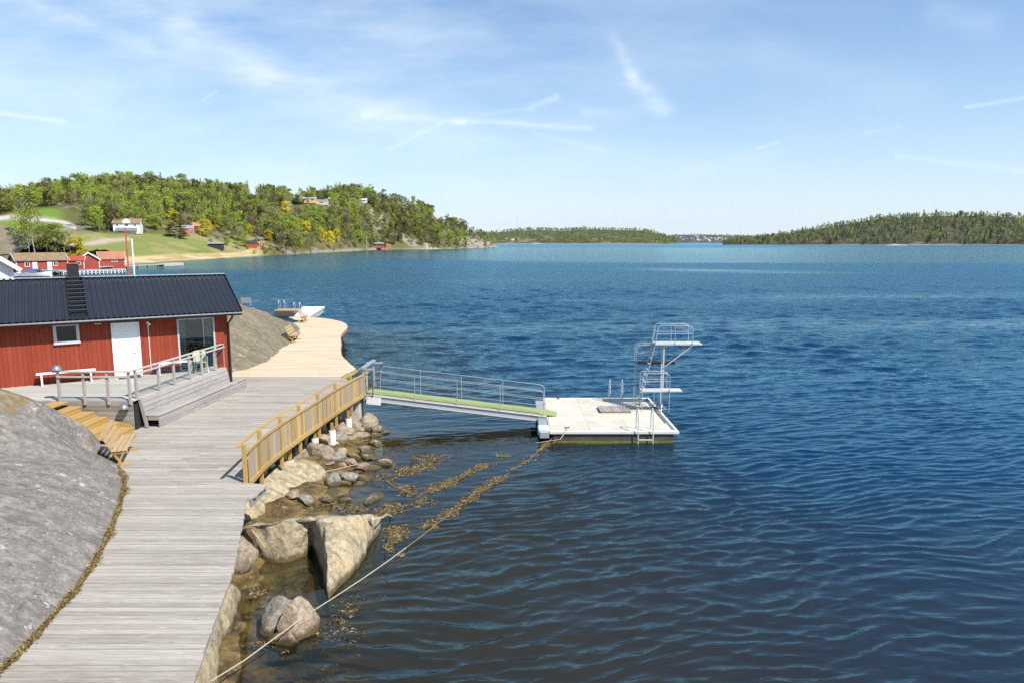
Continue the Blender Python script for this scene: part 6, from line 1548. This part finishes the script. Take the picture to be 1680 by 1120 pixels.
        b = MB(); b.add([(.3, -.9, .85), (.3, .9, .85), (1.4, .55, .95), (1.4, -.55, .95), (.2, -.7, 1.5), (.2, .7, 1.5), (.75, .5, 1.5), (.75, -.5, 1.5)], [(0, 1, 5, 4), (1, 2, 6, 5), (2, 3, 7, 6), (3, 0, 4, 7), (4, 5, 6, 7)]); b.build('windscreen', M_GLASSD, t)
        b = MB(); b.tube([(1.2, -.75, 1.0), (1.3, -.75, 1.35), (2.6, -.25, 1.45), (2.6, .25, 1.45), (1.3, .75, 1.35), (1.2, .75, 1.0)], .025, 6); b.build('bow_rail', M_GALV, t)
        b = MB(); b.box((-3.05, 0, .55), (.35, .45, 1.0)); b.build('outboard', M_BLACK if not cover else M_WHITE, t, bevel=.05)
    p = aty(30, 452, 150); boat('white open motorboat moored left of the boat with blue canopy', (p.x, p.y, .1), R(-150), False); p = aty(60, 452, 151); boat('white motorboat with blue canopy moored below the red boathouse', (p.x, p.y, .1), R(25), True)
    # masts behind the bathhouse
    t = thing('ladder_mast', 'red painted mast with ladder rungs to a white mast behind the bathhouse', 'mast', tuple(aty(208, 470, 45) * 1.0)); b = MB(); x0 = aty(207.5, 400, 45).x; x1 = aty(216.5, 400, 45).x; zt0 = aty(208, 374, 45).z; zt1 = aty(216, 392, 45).z
    b.tube([(x0, 45, .3), (x0, 45, zt0)], .045, 8); b.build('red_mast', M_REDP, t, world=True); b = MB(); b.tube([(x1, 45, .3), (x1, 45, zt1)], .048, 8); b.build('white_mast', M_WHITE, t, world=True)
    b = MB()
    for k in range(9): z = 4.6 + k * .42; b.tube([(x0, 45, z), (x1, 45, z)], .018, 6)
    b.build('rungs', M_GALV, t, world=True)
    # utility pole by the boathouses
    p = aty(108, 440, 171); t = thing('utility_pole', 'grey utility pole with lamp arm above the boathouses', 'pole', (p.x, p.y, .8)); b = MB(); b.tube([(0, 0, 0), (0, 0, 5.6)], .10, 8); b.build('pole', M_SEAT, t); b = MB(); b.bar((-2.0, 0, 5.3), (.2, 0, 5.5), .06, .08); b.build('arm', M_GALV, t)
    # slatted screen on the knoll
    p = aty(403, 493, 50); t = thing('slatted_screen', 'small grey slatted screen on top of the granite knoll', 'fence', (p.x, p.y, 3.02)); b = MB()
    for k in range(4): b.box((0, 0, .14 + .10 * k), (.70, .03, .06))
    b.build('slats', M_POST, t)
    for x in (-.33, .33): b = MB(); b.box((x, .04, .18), (.06, .06, .62)); b.build('post', M_POST, t)
harbour()
def far_raft():
    t = thing('swimming_jetty', 'pale ramp and low jetty in the water beyond the new boardwalk', 'jetty', (-20.8, 68, 0))
    P = [at(497, 503, .5), at(533, 503, .62), at(506, 519.5, .5), at(482, 519.5, .42)]
    b = MB(); b.add([tuple(p) for p in P] + [tuple(p - Vector((0, 0, .18))) for p in P], [(0, 1, 2, 3), (7, 6, 5, 4), (0, 4, 5, 1), (1, 5, 6, 2), (2, 6, 7, 3), (3, 7, 4, 0)]); b.build('ramp_deck', plain('pale_ramp', (.68, .67, .64), .7), t, world=True)
    b = MB(); a, c = at(497, 506, .2), at(526, 507, .2); b.bar(P[1] + Vector((-.25, -.4, -.4)), P[2] + Vector((-.3, .4, -.35)), .4, .6); b.build('float', M_CONC, t, world=True)
    b = MB(); q0, q1 = at(452, 512, .45), at(485, 512, .45); b.box(((q0.x + q1.x) / 2, q0.y, .30), (q1.x - q0.x, .3, .5)); b.build('low_jetty_wall', M_UNDER, t, world=True); b = MB(); b.box(((q0.x + q1.x) / 2, q0.y + .7, .60), (q1.x - q0.x + .2, 1.7, .1)); b.build('low_jetty_deck', M_SEAT, t, world=True)
    for i, (u, v) in enumerate(((463, 508), (488, 512))):
        l = thing('swim_ladder', ['steel swim ladder at the left of the low far jetty', 'steel swim ladder beside the pale far ramp'][i], 'ladder', tuple(at(u, v, .6)))
        for s in (-.28, .28): b = MB(); b.tube([(s, -.2, -.1), (s, -.2, .75), (s, -.1, .92), (s, .15, .95), (s, .35, .75), (s, .4, -.8)], .03, 8); b.build('rail', M_GALV, l)
        b = MB(); b.box((0, .4, -.3), (.56, .06, .04)); b.build('rung', M_GALV, l)
far_raft()
def far_houses():
    H = lambda u, v: at_hill(u, v)
    p = H(211, 382); rz = math.atan2(-p.x, p.y) * 1.0
    t = cottage('white_house', 'white two storey house with gabled dormer on the meadow', (p.x, p.y, p.z + .5), R(18), 12.0, 7.5, 4.2, 2.3, M_WHITE, M_TILE, wins=[('front', -4.2, 3.0, 1.1, 1.3), ('front', 0, 3.0, 1.6, 1.6), ('front', 3.9, 3.0, 1.1, 1.3), ('left', 0, 3.2, 1.2, 1.3)], over=.5, chimney=True)
    b = MB(); b.add([(-1.7, -4.1, 4.0), (1.7, -4.1, 4.0), (1.7, -4.1, 5.2), (0, -4.1, 6.4), (-1.7, -4.1, 5.2), (1.7, 0, 5.2), (0, 0, 6.4), (-1.7, 0, 5.2)], [(0, 1, 2, 3, 4), (1, 5, 2), (2, 5, 6, 3), (4, 3, 6, 7), (0, 4, 7)]); b.build('dormer', M_WHITE, t)
    b = MB(); b.box((0, -4.6, 1.0), (9.5, 1.6, 1.6)); b.build('veranda', M_GREYR, t); b = MB(); b.box((0, -5.4, 2.2), (9.6, .08, .8)); b.build('balustrade', M_WHITE, t)
    p = H(303, 383); cottage('red_cottage', 'small pale red cottage half hidden behind the dark conifer', (p.x - .8, p.y + 6, p.z), R(25), 6, 4.2, 2.6, 1.6, plain('faded_red_paint', (.50, .13, .10), .8), M_GREYR, wins=[('front', 1.6, 1.5, .9, 1.2)], over=.2)
    p = H(318, 380); cottage('red_cottage', 'cottage with orange tiled roof left of the golden tree', (p.x, p.y, p.z + 1), R(20), 7, 5, 2.2, 2.0, plain('brown_boards', (.12, .08, .06), .8), plain('orange_roof_tiles', (.48, .20, .08), .8), over=.3)
    p = H(355, 408); cottage('boat_shed', 'black tarred shed with grey roof at the edge of the reeds', (p.x, p.y, p.z + .35), R(14), 7.6, 4.6, 2.3, .75, M_TAR, M_GREYR, M_TAR, wins=[('front', 2.2, 1.6, .8, .7)], over=.45, boards=False, cat='shed')
    p = H(413, 406); cottage('boat_shed', 'small red shed with black roof on the shore lawn', (p.x, p.y, p.z + .2), R(20), 6.2, 4.2, 2.3, 1.5, M_REDFAR, M_TAR, M_TAR, over=.25, boards=False, cat='shed')
    p = H(429, 405); cottage('boat_shed', 'tiny red hut with white window beside the small red shed', (p.x, p.y, p.z + .1), R(30), 3.2, 3.0, 2.0, 1.0, M_REDFAR, M_TILER, wins=[('front', 0, 1.3, 1.0, 1.0)], over=.2, cat='shed')
    p = H(618, 407.5); cottage('red_cottage', 'red and white cabin with grey roof on the rocky shoreline', (p.x, p.y, p.z + .3), R(30), 12, 8, 3.6, 1.2, M_REDFAR, M_GREYR, M_GREYR, wins=[('front', -2.5, 2.2, 2.2, 2.2), ('front', 1.0, 2.2, 2.2, 2.2), ('front', 4.3, 2.2, 2.2, 2.2)], over=.8, boards=False)
    p = H(637, 407.5); cottage('boat_shed', 'orange red hut right of the shoreline cabin', (p.x, p.y, p.z + .2), R(20), 4.5, 3.5, 2.2, 1.1, plain('orange_red_paint', (.55, .12, .05), .8), M_TILER, over=.2, cat='shed')
    p = H(602, 408); t = thing('flagpole', 'white flagpole left of the red shoreline cabin', 'flagpole', (p.x, p.y, p.z)); b = MB(); b.tube([(0, 0, -1), (0, 0, 12.5)], [.16, .08], 6); b.build('pole', M_WHITE, t); b = MB(); b.lathe((0, 0, 12.4), [(0, 0), (.2, .1), (.2, .25), (0, .35)], 8); b.build('finial', M_WHITE, t)
    p = H(508, 334); cottage('ridge_house', 'ochre and white house on the wooded ridge', (p.x, p.y, p.z + 1.0), R(12), 13, 7, 3.6, 1.2, M_YHOUSE, M_OFFW, wins=[('front', -4, 2.2, 3, 1.4), ('front', 3, 2.2, 3, 1.4)], over=.5)
    p = H(494, 335); cottage('ridge_house', 'low house with black roof left of the ochre ridge house', (p.x - 2, p.y - 6, p.z + .4), R(8), 12, 7, 2.4, 1.5, M_TAR, M_TAR, M_TAR, wins=[('front', 4, 1.4, 5, 1.3)], over=.5)
    p = H(528, 336); cottage('ridge_house', 'pale low house right of the ochre ridge house', (p.x, p.y, p.z + .4), R(5), 12, 7, 3.0, 1.2, plain('pale_pink_render', (.62, .52, .46), .8), M_GREYR, wins=[('front', 0, 1.6, 4, 1.2)], over=.3)
    p = H(597, 333); cottage('ridge_house', 'small white hut high on the rocky slope', (p.x, p.y, p.z + .6), R(0), 7, 5, 2.4, 1.8, M_WHITE, M_OFFW, wins=[('front', 0, 1.2, 2.0, 1.4)], over=.6)
    p = H(417, 316); cottage('ridge_house', 'dark grey house among trees at the top of the ridge', (p.x, p.y, p.z + 2.5), R(10), 10, 8, 3.5, 1.8, M_TAR, M_GREYR, over=.4)
    p = H(517, 335); t = thing('flagpole', 'tall pale pole beside the ochre ridge house', 'flagpole', (p.x, p.y, p.z)); b = MB(); b.tube([(0, 0, -1), (0, 0, 13)], [.22, .14], 6); b.build('pole', M_WHITE, t); b = MB(); b.lathe((0, 0, 13), [(0, 0), (.25, .1), (.2, .3), (0, .4)], 8); b.build('finial', M_WHITE, t)
    # small jetties on the west shore
    for lab, u0, u1, v, d in (('dark little jetty at the end of the reeds', 391, 414, 419, 1.2), ('dark little jetty below the red shed', 440, 460, 417, 1.2), ('second small dark jetty right of the red shed', 466, 484, 416.5, 1.2), ('pale little jetty at the foot of the headland', 740, 764, 408, 2)):
        y = yw(v); a, b_ = aty(u0, v, y), aty(u1, v, y); t = thing('jetty', lab, 'jetty', ((a.x + b_.x) / 2, y, 0)); b = MB(); b.bar((a.x, y, .8), (b_.x, y - 1.5, .8), 3, .3); b.build('deck', M_TAR if 'dark' in lab else M_CONC, t, world=True)
        for k in range(3): q = a.lerp(b_, (k + .5) / 3); b = MB(); b.box((q.x, y - .8, 0), (.5, 2, 1.3)); b.build('pile', M_UNDER, t, world=True)
    # far bank houses
    rr = random.Random(6)
    for i in range(46):
        u = rr.uniform(1108, 1206); v = rr.uniform(388.5, 396.5); p = HF.hit(u, v, lo=6500, hi=9500)
        s = rr.uniform(.8, 1.5); cottage('town_house', 'pale house of the distant town under the farthest ridge', (p.x, p.y, p.z), rr.uniform(-.6, .6), 14 * s, 10 * s, 7 * s, 4 * s, rr.choice([M_WHITE, M_WHITE, M_YHOUSE, M_REDFAR]), rr.choice([M_TILER, M_TILE, M_GREYR]), group='houses of the distant town', boards=False)
    for u, v, lab, c in ((831, 393, 'white farmhouse on the far shore left of the headland', M_WHITE), (850, 395, 'red barn on the far shore left of the headland', M_REDFAR), (841, 394.5, 'small pale house between farmhouse and red barn on the far shore', M_WHITE)):
        p = HM.hit(u, v, lo=3000, hi=4000); cottage('farmhouse', lab, (p.x, p.y, p.z), .2, 16, 9, 5, 4, c, M_TILER, boards=False)
    for u, y, v0, v1, lab in ((1214.5, 7600, 390, 377.5, 'thin radio mast left on the ridge of the right hill'), (1276.5, 7600, 388, 377, 'thin radio mast right on the ridge of the right hill'), (849, 6200, 380, 354, 'tall thin radio mast behind the wooded headland')):
        a, b_ = aty(u, v0, y), aty(u, v1, y); t = thing('radio_mast', lab, 'mast', (a.x, y, a.z - 40)); b = MB(); b.tube([(0, 0, 0), (0, 0, b_.z - a.z + 40)], [1.3, .9], 6); b.build('lattice', M_GALV, t); b = MB(); b.tube([(0, 0, b_.z - a.z + 38), (0, 0, b_.z - a.z + 48)], .9, 6); b.build('antenna', M_WHITE, t)
    import bmesh
    a = aty(1472, 402.5, 1640); V = []
    X, Y = np.meshgrid(np.linspace(-42, 42, 60), np.linspace(-16, 16, 24)); Z = 4.5 * np.exp(-((X + 6) / 20) ** 2 - (Y / 9) ** 2) + 1.2 * np.exp(-((X - 20) / 16) ** 2 - (Y / 8) ** 2) - .8 + .9 * fbm(X / 9, Y / 9, 4, 7)
    me = np_mesh('skerry', np.stack([X, Y, Z], -1).reshape(-1, 3), grid_faces(*X.shape), M_SHORE, True); tag(link_mesh('skerry', me, None, (a.x, a.y, 0)), 'low bare rock islet in front of the right hill', 'islet')
far_houses()

# ------------------------------------------------------------------ air between here and the far shores
def build_haze():
    b = MB(); b.box((300, 5600, 148), (11000, 11800, 308)); m = bpy.data.materials.new('haze'); m.use_nodes = True; m.node_tree.nodes.clear(); g = NT(m.node_tree)
    v = g.n('ShaderNodeVolumePrincipled'); v.inputs['Color'].default_value = (0.62, 0.78, 1.0, 1); v.inputs['Density'].default_value = 0.000016; v.inputs['Anisotropy'].default_value = 0.2
    o = g.n('ShaderNodeOutputMaterial'); g.t.links.new(v.outputs[0], o.inputs['Volume'])
    tag(b.build('haze', m), 'thin bluish spring haze over the fjord', 'haze', kind='stuff')
build_haze()
